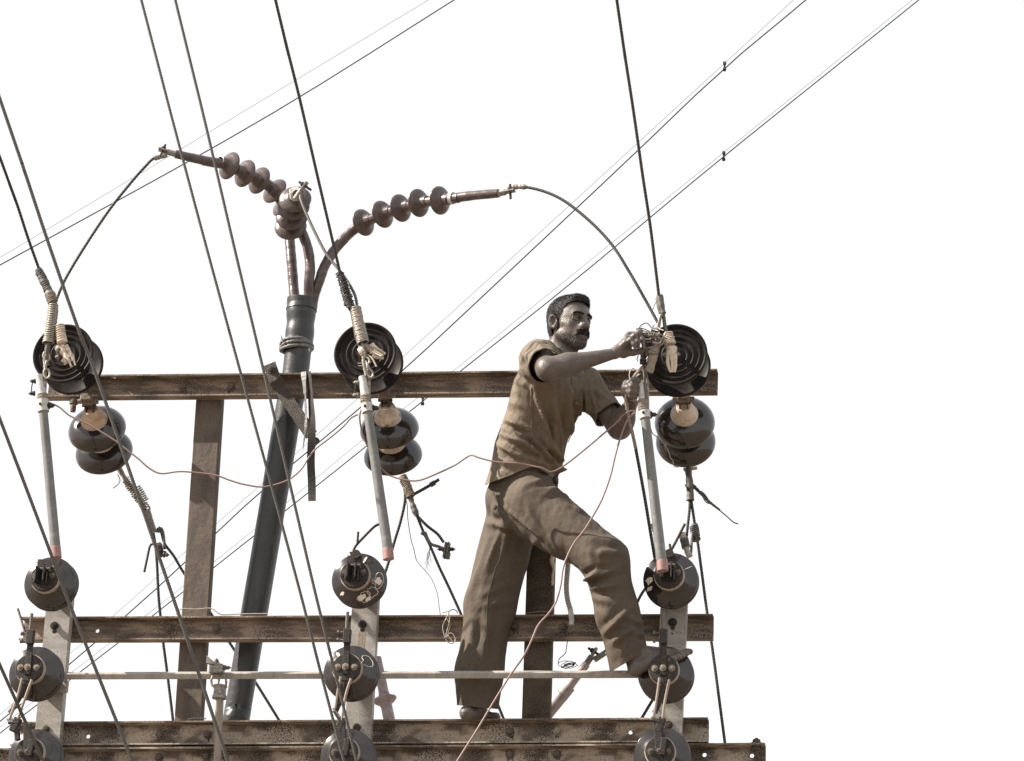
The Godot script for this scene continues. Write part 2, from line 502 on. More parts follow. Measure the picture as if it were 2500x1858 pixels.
# ---------------------------------------------------------------- steelwork
func beam(label: String, s: int, a: Vector2, b: Vector2, holes: Array, flange_holes: Array, bolts: Array, mat: Material, bright := -1):
	var A := at(a.x, a.y, .05)
	var B := at(b.x, b.y, .05)
	var X := (B - A).normalized()
	var Y := X.cross(-N).normalized()
	if Y.y < 0: Y = -Y
	var Z := X.cross(Y)
	var L := A.distance_to(B)
	var H := .1
	var o := A - Z * .05 - Y * H
	var t := thing("steel_crossarm", label, "crossarm", o, "rusty steel channel crossarms")
	t.basis = Basis(X, Y, Z)
	org[t] = Vector3.ZERO
	var bs := Basis()
	var inv := Transform3D(Basis(X, Y, Z), o).affine_inverse()
	var hl := []
	for h in holes:
		var p := inv * at(h[0], h[1], 0.0)
		hl.append([p.x, clampf(p.y, .02, .08), h[2]])
	var mb := MB.new()
	plate(mb, 0, L, 0, H, hl, Vector3(0, 0, -.006), bs, .006)
	var fh := []
	for h in flange_holes: fh.append([(inv * at(h, a.y, .03)).x, .026, .011])
	plate(mb, 0, L, 0.0, .05, fh, Vector3(0, H, 0), Basis(Vector3.RIGHT, Vector3.BACK, Vector3.DOWN), .0072)
	# lower flange with its sloping inner face
	prism(mb, PackedVector2Array([Vector2(0, 0), Vector2(.05, 0), Vector2(.05, .006), Vector2(.01, .010), Vector2(0, .016)]), Vector3(L, 0, 0), Basis(Vector3.BACK, Vector3.UP, Vector3.LEFT), L)
	put("channel", mb, mat, t)
	var i := 0
	for q in bolts:
		var p := inv * at(q[0], q[1], 0.0)
		var m := MB.new()
		hexbolt(m, Vector3(p.x, p.y, 0), Vector3.BACK, .0130, .020)
		put("bolt", m, M.bolt_bright if i == bright else M.bolt, t)
		rng.seed = 300 + int(q[0]) + int(q[1])
		var run_ := MB.new()
		for k in 3:
			var pl := PackedVector2Array()
			var bx := p.x + rng.randf_range(-.012, .012)
			var bw := rng.randf_range(.0022, .0055)
			var bl := rng.randf_range(.014, .026)
			for j in 7: pl.append(Vector2(bx - bw * (1.0 - .1 * j) * rng.randf_range(.7, 1.2), p.y - .006 - bl * j / 6.0))
			for j in 7: pl.append(Vector2(bx + bw * (.4 + .1 * j) * rng.randf_range(.7, 1.2), p.y - .006 - bl * (6 - j) / 6.0))
			prism(run_, pl, Vector3(0, 0, .0004 + .0003 * k), Basis(), .0003)
		put("rust_run", run_, M.rust_dark, t)
		i += 1
	return t

func column(label: String, top: Vector3, foot: Vector3, mat: Material):
	var d := (top - foot).normalized()
	foot = top - d * (top.y / d.y)
	var t := thing("steel_column", label, "column", foot, "rolled steel columns behind the crossarms")
	var w := .0575
	var dp := .045
	var poly := PackedVector2Array([Vector2(-w + .004, 0), Vector2(w - .004, 0), Vector2(w, -.004), Vector2(w, -dp), Vector2(w - .008, -dp), Vector2(w - .010, -.008), Vector2(-w + .010, -.008), Vector2(-w + .008, -dp), Vector2(-w, -dp), Vector2(-w, -.004)])
	var mb := MB.new()
	var nn := (N - d * N.dot(d)).normalized()
	prism(mb, poly, foot, Basis(-U, nn, d), foot.distance_to(top))
	put("column_section", mb, mat, t)

func strap(label: String, a: Vector2, b: Vector2, slot: Array, bolt2: Vector2, stained := false):
	var A := at(a.x, a.y, .09)
	var B := at(b.x, b.y, .09)
	var X := (A - B).normalized()            # upwards
	var Zz := (N - X * N.dot(X)).normalized()
	var Y := Zz.cross(X)                     # to the left
	var o := B
	var t := thing("insulator_strap", label, "bracket", o, "pale galvanised straps carrying the post insulators")
	t.basis = Basis(X, Y, Zz)
	org[t] = Vector3.ZERO
	var inv := Transform3D(Basis(X, Y, Zz), o).affine_inverse()
	var L := A.distance_to(B)
	var hl := []
	for h in slot:
		var p := inv * at(h[0], h[1], .09)
		hl.append([p.x, p.y, h[2]])
	hl.sort_custom(func(q, r): return q[0] < r[0])
	var mb := MB.new()
	plate(mb, 0, L, -.054, .054, hl, Vector3(0, 0, -.006), Basis(), .006)
	for s in [-1.0, 1.0]: box(mb, Vector3(L * .5, s * .051, -.0255), Basis(), Vector3(L, .006, .038), .001)
	put("strap_channel", mb, M.galv, t)
	var p1 := inv * at(slot[0][0], slot[0][1] - 13, .09)
	var m := MB.new()
	hexbolt(m, Vector3(p1.x, p1.y, 0), Vector3.BACK, .0125, .017)
	put("bolt", m, M.iron, t)
	if stained:
		var st := MB.new()
		for q in [[-.009, .075, .004], [.004, .105, .006], [.014, .060, .003]]:
			var pl := PackedVector2Array()
			for i in 9: pl.append(Vector2(hl[0][0] - .008 - q[1] * i / 8.0, hl[0][1] + q[0] - q[2] * (1.0 - .06 * i * i / 8.0) * (1.0 + .25 * sin(i * 2.1 + q[1] * 90))))
			for i in 9: pl.append(Vector2(hl[0][0] - .008 - q[1] * (8 - i) / 8.0, hl[0][1] + q[0] + q[2] * (1.0 - .06 * (8 - i) * (8 - i) / 8.0) * (1.0 + .25 * sin(i * 1.7 + q[1] * 50))))
			prism(st, pl, Vector3(0, 0, .0003), Basis(), .0003)
		put("rust_stain", st, M.stain, t)
	var p2 := inv * at(bolt2.x, bolt2.y, .09)
	m = MB.new()
	hexbolt(m, Vector3(p2.x, p2.y, 0), Vector3.BACK, .012, .015)
	put("bolt", m, M.rust_dark, t)


func lone_bolt(t: Node3D, p: Vector3, ax: Vector3, r: float, h: float, m: Material):
	var mb := MB.new()
	hexbolt(mb, p, ax, r, h)
	put("bolt", mb, m, t)

# ---------------------------------------------------------------- insulators
func arc_prof(c: Vector2, r: float, a0: float, a1: float, k: int) -> Array:
	var o := []
	for i in k + 1:
		var a := deg_to_rad(lerpf(a0, a1, float(i) / k))
		o.append(c + Vector2(cos(a), sin(a)) * r)
	return o

# one cap-and-pin disc, height 0 at the rim, pin side up
func disc_profile(dome: bool, rings := 3) -> Array:
	var p := []
	if dome: p = [Vector2(.052, -.062), Vector2(.062, -.058), Vector2(.078, -.054), Vector2(.095, -.046), Vector2(.110, -.034), Vector2(.121, -.019), Vector2(.127, -.004)]
	else: p = [Vector2(.048, -.052), Vector2(.07, -.047), Vector2(.095, -.036), Vector2(.115, -.020), Vector2(.127, -.002)]
	p.append_array(arc_prof(Vector2(.121, .0015), .0065, -20, 150, 6))
	for ring in ([[.101, .0945], [.077, .0705], [.053, .0470]] if rings == 3 else [[.053, .0470]]):
		p.append_array([Vector2(ring[0] + .009, -.003), Vector2(ring[0] + .003, -.002)])
		p.append_array(arc_prof(Vector2((ring[0] + ring[1]) * .5, -.0005), (ring[0] - ring[1]) * .5, 15, 165, 6))
		p.append(Vector2(ring[1] - .003, -.002))
	p.append_array([Vector2(.038, -.004), Vector2(.033, -.003), Vector2(.028, .002), Vector2(.016, .004), Vector2(.0, .004)])
	return p

func disc_string_front() -> Node3D:       # two discs, axis out of the structure (local z)
	var t := Node3D.new()
	org[t] = Vector3.ZERO
	for k in 2:
		var z := -.135 * k
		var mb := MB.new()
		lathe(mb, disc_profile(false, 3 - 2 * k), Vector3(0, 0, z), Vector3.BACK, 64)
		put("disc", mb, M.glaze_dusty, t)
		mb = MB.new()
		lathe(mb, [Vector2(0, -.118), Vector2(.022, -.118), Vector2(.036, -.105), Vector2(.042, -.085), Vector2(.05, -.05), Vector2(.0, -.05)], Vector3(0, 0, z), Vector3.BACK, 28)
		put("cap", mb, M.cement, t)
	var pin := MB.new()
	lathe(pin, [Vector2(0, .003), Vector2(.010, .003), Vector2(.010, .045), Vector2(.016, .05), Vector2(.016, .062), Vector2(0, .066)], Vector3.ZERO, Vector3.BACK, 14)
	put("pin", pin, M.zinc, t)
	var sh := MB.new()
	box(sh, Vector3(0, 0, -.135 - .15), Basis(), Vector3(.012, .04, .08), .003)
	put("shackle", sh, M.rust_dark, t)
	return t

func disc_string_back() -> Node3D:        # two domed discs, local z along the string away from the crossarm
	var t := Node3D.new()
	org[t] = Vector3.ZERO
	for k in 2:
		var z := .15 * k
		var mb := MB.new()
		lathe(mb, disc_profile(true), Vector3(0, 0, z), Vector3.BACK, 64)
		put("disc", mb, M.glaze, t)
		mb = MB.new()
		lathe(mb, [Vector2(0, -.135), Vector2(.030, -.135), Vector2(.034, -.128), Vector2(.040, -.112), Vector2(.050, -.088), Vector2(.0585, -.066), Vector2(.0585, -.058), Vector2(.0, -.058)], Vector3(0, 0, z), Vector3.BACK, 36, 50.0)
		put("cap", mb, M.cream, t)
	var sh := MB.new()
	for s in [-1.0, 1.0]: box(sh, Vector3(s * .016, .004, -.158), Basis(), Vector3(.006, .03, .07), .002)
	lathe(sh, [Vector2(0, -.03), Vector2(.008, -.03), Vector2(.008, .03), Vector2(0, .03)], Vector3(0, .004, -.165), Vector3.RIGHT, 10)
	put("clevis", sh, M.rust_dark, t)
	var yk := MB.new()
	box(yk, Vector3(0, .006, -.205), Basis(Vector3.RIGHT, .25), Vector3(.052, .036, .055), .006)
	lathe(yk, [Vector2(0, -.045), Vector2(.011, -.045), Vector2(.011, .045), Vector2(0, .045)], Vector3(0, .004, -.19), Vector3.RIGHT, 12)
	put("yoke", yk, M.rust, t)
	var tg := MB.new()
	box(tg, Vector3(.002, -.018, -.126), Basis(Vector3.RIGHT, .5), Vector3(.03, .022, .035), .006)
	put("socket_tongue", tg, M.rust, t)
	return t

func post(kind: int) -> Node3D:           # post insulator, local z out of the strap, rim of the front shed at z = 0
	var t := Node3D.new()
	org[t] = Vector3.ZERO
	var mb := MB.new()
	lathe(mb, [Vector2(0, -.16), Vector2(.05, -.16), Vector2(.052, -.15), Vector2(.052, -.118), Vector2(.044, -.11), Vector2(.0, -.11)], Vector3.ZERO, Vector3.BACK, 28)
	put("base", mb, M.rust_dark, t)
	mb = MB.new()
	var p := [Vector2(.042, -.112), Vector2(.042, -.075)]
	for z in [-.045, 0.0]:
		p.append_array([Vector2(.046, z - .02), Vector2(.07, z - .014), Vector2(.098, z - .009), Vector2(.106, z - .006)])
		p.append_array(arc_prof(Vector2(.1065, z), .0048, -80, 70, 5))
		p.append_array([Vector2(.088, z + .012), Vector2(.068, z + .022), Vector2(.056, z + .030)] if z == 0.0 else [Vector2(.085, z + .010), Vector2(.06, z + .016), Vector2(.047, z + .02)])
	p.append(Vector2(.052, .048))
	p.append(Vector2(0, .048))
	lathe(mb, p, Vector3.ZERO, Vector3.BACK, 56)
	put("sheds", mb, M.glaze, t)
	mb = MB.new()
	lathe(mb, [Vector2(.0, .040), Vector2(.060, .040), Vector2(.0615, .045), Vector2(.0615, .062), Vector2(.058, .065), Vector2(.0, .065)], Vector3.ZERO, Vector3.BACK, 40)
	put("cement_ring", mb, M.cement, t)
	mb = MB.new()
	lathe(mb, [Vector2(.0, .063), Vector2(.0575, .063), Vector2(.0575, .082), Vector2(.054, .086), Vector2(0, .086)], Vector3.ZERO, Vector3.BACK, 36)
	put("cap", mb, M.iron, t)
	var f := .086
	if kind == 1:                          # jaw contact of the isolator
		for s in [-1.0, 1.0]:
			var b := MB.new()
			hexbolt(b, Vector3(s * .036, .004, f), Vector3.BACK, .0095, .014)
			put("bolt", b, M.bolt, t)
		mb = MB.new()
		plate(mb, -.03, .03, -.03, .075, [[0.0, .055, .008]], Vector3(0, 0, f), Basis(), .006)
		put("terminal_plate", mb, M.iron, t)
		for s in [-1.0, 1.0]:
			mb = MB.new()
			box(mb, Vector3(s * .014, .002, f + .032), Basis(Vector3.UP, s * .12), Vector3(.006, .062, .052), .002)
			box(mb, Vector3(s * .021, -.012, f + .024), Basis(Vector3.UP, s * .3), Vector3(.007, .046, .036), .002)
			put("jaw", mb, M.iron, t)
		mb = MB.new()
		lathe(mb, [Vector2(0, -.028), Vector2(.006, -.028), Vector2(.006, .028), Vector2(0, .028)], Vector3(0, .03, f + .018), Vector3.RIGHT, 8)
		put("jaw_pin", mb, M.bolt, t)
	else:
		for s in [-1.0, 0.0, 1.0]:
			var b := MB.new()
			hexbolt(b, Vector3(s * .034, .0 if kind == 2 else -.004, f + (.010 if s == 0.0 else 0.0)), Vector3.BACK, .0095, .014)
			put("bolt", b, M.bolt_bright if (kind == 2) else M.bolt, t)
		mb = MB.new()
		if kind == 2:
			box(mb, Vector3(0, .035, f + .005), Basis(), Vector3(.026, .13, .009), .002)
			box(mb, Vector3(0, .125, f + .012), Basis(), Vector3(.030, .06, .026), .003)
			put("blade_holder", mb, M.iron, t)
			mb = MB.new()
			lathe(mb, [Vector2(0, .1), Vector2(.0065, .1), Vector2(.0065, .225), Vector2(0, .225)], Vector3(-.004, 0, f + .014), Vector3.UP, 10)
			put("arcing_rod", mb, M.alu, t)
			for h in [.108, .140]:
				mb = MB.new()
				lathe(mb, [Vector2(0, 0), Vector2(.0045, 0), Vector2(.0045, .018), Vector2(.009, .018), Vector2(.009, .026), Vector2(0, .026)], Vector3(-.015, h, f + .014), Vector3.LEFT, 8)
				put("clamp_screw", mb, M.bolt, t)
		else:
			box(mb, Vector3(-.004, .05, f + .010), Basis(Vector3.BACK, .12), Vector3(.032, .12, .016), .003)
			box(mb, Vector3(.016, .012, f + .016), Basis(Vector3.BACK, -.1), Vector3(.022, .07, .02), .003)
			put("hinge", mb, M.iron, t)
	return t

func place(t: Node3D, called: String, label: String, category: String, group: String, p: Vector3, x: Vector3, y: Vector3, z: Vector3) -> Node3D:
	t.name = numbered(self, called)
	add_child(t, true)
	t.transform = Transform3D(Basis(x, y, z), p)
	tag(t, label, category, group)
	return t
func copy(t: Node3D) -> Node3D:
	var c: Node3D = t.duplicate()
	return c

# irregular flake lying on the front cone of a shed: polar place, size
func chip(t: Node3D, ang: float, r0: float, r1: float, da: float, seedv: int, outline := false):
	rng.seed = seedv
	var mb := MB.new()
	var k := 14
	var zz := func(r: float) -> float:
		var q := .0325
		if r > .056: q = lerpf(.030, .022, (r - .056) / .012) if r < .068 else (lerpf(.022, .012, (r - .068) / .02) if r < .088 else lerpf(.012, .0045, (r - .088) / .02))
		return q + .0012
	var ring := []
	for i in k:
		var a := TAU * i / k
		var q := 0.7 + 0.6 * rng.randf()
		var r: float = clampf((r0 + r1) * .5 + (r1 - r0) * .5 * sin(a) * q, .058, .107)
		var th := ang + da * cos(a) * q
		ring.append(Vector3(cos(th) * r, sin(th) * r, zz.call(r)))
	var cen := Vector3(cos(ang), sin(ang), 0) * (r0 + r1) * .5
	cen.z = zz.call((r0 + r1) * .5)
	if outline:
		ring.append(ring[0])
		var pv := PackedVector3Array(ring)
		tube(mb, pv, .0013, 5)
	else:
		for i in k: mb.face([cen, ring[i], ring[(i + 1) % k]])
	put("glaze_chip", mb, M.chip, t)

# ---------------------------------------------------------------- wires
func wire(called: String, p: PackedVector3Array, r: float, mat: Material, label: String, cat: String, group := "", lobes := 6, pitch := .09, step := .0) -> MeshInstance3D:
	var mb := MB.new()
	var s := step if step > 0 else (pitch / 9.0 if lobes > 0 else .03)
	tube(mb, smooth(p, s), r, 8, lobes, pitch)
	return solo(called, mb, mat, label, cat, group)
func part_tube(parent: Node, called: String, p: PackedVector3Array, r: float, mat: Material, lobes := 0, pitch := .08, r2 := -1.0, bumpy := 0.0, freq := 60.0, sd := 0, sides := 10, step := .0):
	var mb := MB.new()
	var s := step if step > 0 else (pitch / 9.0 if lobes > 0 else .012)
	tube(mb, smooth(p, s), r, sides, lobes, pitch, r2, bumpy, freq, sd)
	return put(called, mb, mat, parent)
func part_coil(parent: Node, p: PackedVector3Array, R: float, r: float, turns: float, mat: Material, R2 := -1.0, wob := .12):
	var mb := MB.new()
	coil(mb, smooth(p, .02), R, r, turns, wob, R2)
	return put("binding_wire", mb, mat, parent)

# bell-shaped rubber shed of a cable end
func shed_profile(R: float, r: float) -> Array:
	return [Vector2(r, -.026), Vector2(r * 1.08, -.024), Vector2(r * 1.2, -.018), Vector2(R * .52, -.0125), Vector2(R * .68, -.0085), Vector2(R * .84, -.003), Vector2(R * .95, .003), Vector2(R * .992, .0065), Vector2(R, .0085), Vector2(R * .985, .0098), Vector2(R * .955, .008), Vector2(R * .86, .002), Vector2(R * .7, -.003), Vector2(r * 1.4, -.006), Vector2(r, -.006)]

func cable_end(t: Node3D, core: PackedVector3Array, core_r: float, sheds: Array, axes: Array, shaft: PackedVector3Array, tip: PackedVector3Array, R: float, mat: Material):
	part_tube(t, "cable_core", core, core_r, mat, 0, .1, -1.0, .035, 70.0, 3, 20, .006)
	part_tube(t, "cable_shaft", shaft, core_r * .98, mat, 0, .1, -1.0, .02, 40.0, 5, 20, .01)
	for i in sheds.size():
		var mb := MB.new()
		lathe(mb, shed_profile(R, core_r * 1.02), sheds[i], axes[i], 44, 60.0)
		lathe(mb, [Vector2(core_r * .9, -.05), Vector2(core_r * 1.10, -.049), Vector2(core_r * 1.14, -.02), Vector2(core_r * 1.08, .022), Vector2(core_r * .9, .023)], sheds[i], axes[i], 24, 60.0)
		put("shed", mb, mat, t)
	part_tube(t, "end_tube", tip, core_r * .96, mat, 0, .1, core_r * .84, .03, 55.0, 9, 18, .008)

func lug(t: Node3D, p: Vector3, dir: Vector3, bolt_dir: Vector3, mat: Material):
	var z := dir.normalized()
	var y := (bolt_dir - z * bolt_dir.dot(z)).normalized()
	var x := y.cross(z)
	var mb := MB.new()
	lathe(mb, [Vector2(0, -.02), Vector2(.0135, -.02), Vector2(.0135, .028), Vector2(.009, .032), Vector2(0, .032)], p, z, 14)
	box(mb, p + z * .045, Basis(x, y, z), Vector3(.03, .008, .05), .002)
	put("lug", mb, mat, t)
	mb = MB.new()
	lathe(mb, [Vector2(0, -.036), Vector2(.0055, -.036), Vector2(.0055, .032), Vector2(0, .032)], p + z * .05, y, 8)
	hexbolt(mb, p + z * .05 + y * .005, y, .0105, .014)
	put("lug_bolt", mb, M.iron, t)

# ---------------------------------------------------------------- the scene
func _ready():
	rng.seed = 4711
	setup_frame()
	# camera, sky, sun, exposure
	var cam := Camera3D.new()
	cam.name = "camera"
	add_child(cam)
	cam.transform = Transform3D(Basis(c_right, c_up, -c_fwd), eye)
	cam.fov = rad_to_deg(2.0 * atan(929.0 / (DIST * SCALE)))
	cam.near = 0.1
	cam.far = 3000.0
	cam.current = true
	var we := WorldEnvironment.new()
	we.name = "world_environment"
	var env := Environment.new()
	env.background_mode = Environment.BG_SKY
	var sky := Sky.new()
	var sm := ProceduralSkyMaterial.new()
	sm.sky_top_color = Color(.64, .70, .77)
	sm.sky_horizon_color = Color(1.0, 1.0, 1.0)
	sm.sky_curve = 2.0
	sm.ground_horizon_color = Color(.58, .53, .47)
	sm.ground_bottom_color = Color(.40, .35, .30)
	sm.ground_curve = .05
	sm.sky_energy_multiplier = 1.0
	sm.ground_energy_multiplier = 1.0
	sm.sun_angle_max = 1.0
	sky.sky_material = sm
	env.sky = sky
	env.background_energy_multiplier = .49
	env.tonemap_mode = Environment.TONE_MAPPER_LINEAR
	env.tonemap_exposure = 2.3
	env.sdfgi_enabled = true
	env.ssao_enabled = true
	env.ssil_enabled = true
	we.environment = env
	add_child(we)
	var sun := DirectionalLight3D.new()
	sun.name = "sun"
	add_child(sun)
	var to_sun := Vector3(-.77, .635, .06).normalized()
	sun.transform = Transform3D(Basis.looking_at(-to_sun, Vector3.UP), Vector3(0, 20, 0))
	sun.light_energy = 1.6
	sun.light_color = Color(1.0, .965, .915)
	sun.light_angular_distance = .5
	sun.shadow_enabled = true

	make_materials()
	var gm := MB.new()
	gm.face([Vector3(-900, 0, 900), Vector3(900, 0, 900), Vector3(900, 0, -900), Vector3(-900, 0, -900)])
	var gr := put("ground", gm, M.ground)
	gr.set_meta("kind", "structure")
	gr.set_meta("label", "bare dry earth below the steel structure")

	steel()
	insulators()
	bushings()
	fuses()
	conductors()
	hardware()
	far_wires()
	person()
	loose_wires()

func steel():
	column("brown rusty column on the left, between the black cable riser and the left insulator strap", at(511.5, 945, -.01), at(458.5, 1750, -.01), M.rust_col)
	column("dark pitted column on the right, behind the man's bent leg", at(1333, 935, -.01), at(1308, 1742, -.01), M.rust_dark)
	beam("topmost rusty crossarm, behind the man's chest and the three black discs", 0, Vector2(112, 915.8), Vector2(1750.6, 900), [], [276], [[449, 945], [565, 946]], M.rust)
	beam("second rusty crossarm from the top, at the height of the man's knees and shin", 0, Vector2(51, 1505.6), Vector2(1740, 1498.4), [[237.5, 1540, .0085]], [], [[414, 1536], [530, 1536], [1258, 1532], [1375, 1532]], M.rust)
	beam("third crossarm from the top, the one the man's left foot stands on", 0, Vector2(29, 1762), Vector2(1728, 1751), [[215, 1798, .0085], [1539.5, 1788, .0085]], [], [[392, 1795], [508, 1794], [1245.6, 1788], [1362.5, 1786]], M.rust_pale, 3)
	var t = beam("lowest crossarm, cut by the bottom of the picture, longest to the right", 0, Vector2(-130, 1827.5), Vector2(1867.4, 1813), [[1720, 1843, .0085], [1836, 1845, .0085]], [], [[389, 1850], [505, 1847], [1245.6, 1842.6], [1360, 1842.6]], M.rust_pale)
	var mb := MB.new()
	var p := (t as Node3D).transform.affine_inverse() * at(1847, 1817, .03)
	p.y = .1
	hexbolt(mb, p, Vector3.UP, .016, .018)
	hexbolt(mb, p + Vector3(0, -.0075, 0), Vector3.DOWN, .014, .02)
	lathe(mb, [Vector2(0, -.06), Vector2(.008, -.06), Vector2(.008, -.005), Vector2(0, -.005)], p, Vector3.UP, 10)
	put("flange_bolt", mb, M.rust_dark, t)
	strap("left pale insulator strap, three post insulators in front of it", Vector2(146, 1436), Vector2(106, 1900), [[133, 1541, .0105]], Vector2(112.6, 1781))
	strap("middle pale insulator strap with a rust stain below its slot", Vector2(893, 1432), Vector2(867, 1900), [[885, 1538, .0105]], Vector2(871, 1776.5), true)
	strap("right pale insulator strap with a small round hole, behind the man's forward foot", Vector2(1647, 1430), Vector2(1626, 1900), [[1642, 1533, .0100], [1641.5, 1547, .0042]], Vector2(1632, 1770.7))
	mb = MB.new()
	var hb := sat(4, 500, 318, .03)
	lathe(mb, [Vector2(0, -.075), Vector2(.012, -.075), Vector2(.013, -.06), Vector2(.013, .0), Vector2(0, .0)], hb, Vector3.UP, 12)
	lathe(mb, [Vector2(.012, -.04), Vector2(.02, -.04), Vector2(.02, -.018), Vector2(.012, -.018)], hb, Vector3.UP, 6, 5.0)
	var eb := thing("eye_bolt", "rusty stub bolt hanging under the top crossarm beside the left brown insulator pair", "bolt", hb)
	put("shank", mb, M.rust, eb)
	# operating bar and its clamp
	var bar := thing("operating_bar", "long thin galvanised square bar running level in front of the man's standing leg", "bar", at(150, 1650, .19))
	mb = MB.new()
	var a := at(150, 1650, .19)
	var b := at(1600, 1646, .19)
	var x := (b - a).normalized()
	box(mb, (a + b) * .5, Basis(x, N.cross(x), N) * Basis(Vector3.RIGHT, .5), Vector3(a.distance_to(b), .027, .027), .004)
	put("bar", mb, M.galv, bar)
	mb = MB.new()
	var ep := sat(7, 430, 1082, .17)
	box(mb, ep, Basis(U, Vector3.UP, N), Vector3(.012, .04, .06), .002)
	box(mb, sat(7, 432, 1150, .14), Basis(U, Vector3.UP, N), Vector3(.03, .05, .03), .003)
	put("end_bracket", mb, M.galv, bar)
	var cl := thing("rod_clamp", "weathered grey clamp gripping the level bar, with a rod hanging down beside the black cable", "clamp", sat(7, 1470, 1060, .2))
	var W := .225
	mb = MB.new()
	box(mb, sat(7, 1457, 1040, W), Basis(N, .05) * Basis(U, Vector3.UP, N), Vector3(.058, .032, .04), .003)
	box(mb, sat(7, 1452, 1004, W), Basis(N, -.22) * Basis(U, Vector3.UP, N), Vector3(.066, .014, .03), .003)
	prism(mb, PackedVector2Array([Vector2(0, 0), Vector2(.03, -.008), Vector2(.03, .006), Vector2(.0, .03)]), sat(7, 1398, 1002, W - .01), Basis(U, Vector3.UP, N), .03)
	put("clamp_jaw", mb, M.zinc, cl)
	lone_bolt(cl, sat(7, 1455, 992, W), Vector3.UP, .009, .014, M.bolt)
	lone_bolt(cl, sat(7, 1508, 1025, W), U, .008, .022, M.bolt)
	var ring := PackedVector3Array()
	for i in 25: ring.append(sat(7, 1446, 1112, W) + (U * cos(TAU * i / 24) * .016 + Vector3.UP * sin(TAU * i / 24) * .026))
	part_tube(cl, "link", ring, .005, M.zinc)
	part_tube(cl, "hook", run(7, [1500, 1070, 1518, 1095, 1520, 1140, 1498, 1160], W, W), .005, M.zinc)
	mb = MB.new()
	lathe(mb, [Vector2(0, -.03), Vector2(.03, -.03), Vector2(.03, -.018), Vector2(.026, -.014), Vector2(.026, .016), Vector2(.03, .02), Vector2(.028, .026), Vector2(0, .026)], sat(7, 1478, 1185, W), Vector3.UP, 24)
	put("socket", mb, M.zinc, cl)
	part_tube(cl, "rod", run(7, [1478, 1205, 1472, 1380, 1462, 1660], W - .01, W - .2), .0165, M.galv, 0, .1, -1, 0, 0, 0, 18)
	# bracket holding the black cable
	var br := thing("cable_bracket", "rusty flat iron bracket slanting across the top crossarm, bolted at its upper end", "bracket", sat(4, 1820, 140, .075))
	mb = MB.new()
	var P0 := sat(4, 1812, 108, .085)
	var P1 := sat(4, 1850, 215, .085)
	var P2 := sat(4, 1880, 265, .064)
	var P3 := sat(4, 2092, 582, .06)
	var pr := [P0, P1, P2, P3]
	for i in 3:
		var d: Vector3 = (pr[i + 1] - pr[i]).normalized()
		var nn := (N - d * N.dot(d)).normalized()
		box(mb, (pr[i] + pr[i + 1]) * .5, Basis(d, nn.cross(d), nn), Vector3((pr[i] as Vector3).distance_to(pr[i + 1]) + .004, .054 + .001 * i, .007 + .0006 * i), .0015)
	put("flat_iron", mb, M.rust_clamp, br)
	mb = MB.new()
	hexbolt(mb, sat(4, 1822, 140, .089), N, .014, .014)
	put("bolt", mb, M.rust_clamp, br)
	mb = MB.new()
	var dd := (P3 - P2).normalized()
	prism(mb, PackedVector2Array([Vector2(0, 0), Vector2(.03, .012), Vector2(.0, .06)]), P3 + dd * .004, Basis(U, Vector3.DOWN, -N), .03)
	put("bent_end", mb, M.rust_clamp, br)
	# tape left hanging on the crossarm
	for k in 2:
		var s := thing("tape_strip", ["torn pale grey tape strip hanging over the top crossarm, pointed at its lower end", "long dark grey tape strip hanging from the top crossarm, cut square at its end"][k], "tape", sat(4, 2050, 165, .07))
		var pts := smooth(run(4, [2040, 158, 2046, 250, 2052, 345, 2058, 450, 2052, 560, 2042, 640, 2036, 700] if k == 0 else [2072, 160, 2084, 260, 2090, 360, 2098, 480, 2096, 600, 2090, 760, 2096, 900, 2098, 1028], .066 if k == 0 else .072, .08), .02)
		mb = MB.new()
		var m := pts.size()
		for i in m - 1:
			var q := []
			for j in 2:
				var f := float(i + j) / (m - 1)
				var hw := .0165 if k == 1 else lerpf(.0135, .0006, clampf(f * 1.25 - .2, 0, 1))
				if k == 0: hw *= 1.0 + .15 * sin(f * 31.0)
				var tw := (sin(f * 5.0 + k) * .5 + (.4 if k == 0 else .2))
				q.append([pts[i + j], (U * cos(tw) + N * sin(tw)) * hw])
			var n2 := N * .0012
			var c := [q[0][0] - q[0][1], q[0][0] + q[0][1], q[1][0] + q[1][1], q[1][0] - q[1][1]]
			mb.face([c[3] + n2, c[2] + n2, c[1] + n2, c[0] + n2])
			mb.face([c[0] - n2, c[1] - n2, c[2] - n2, c[3] - n2])
			mb.face([c[0] + n2, c[0] - n2, c[3] - n2, c[3] + n2])
			mb.face([c[1] - n2, c[1] + n2, c[2] + n2, c[2] - n2])
		put("tape", mb, M.tape if k == 0 else M.iron, s)

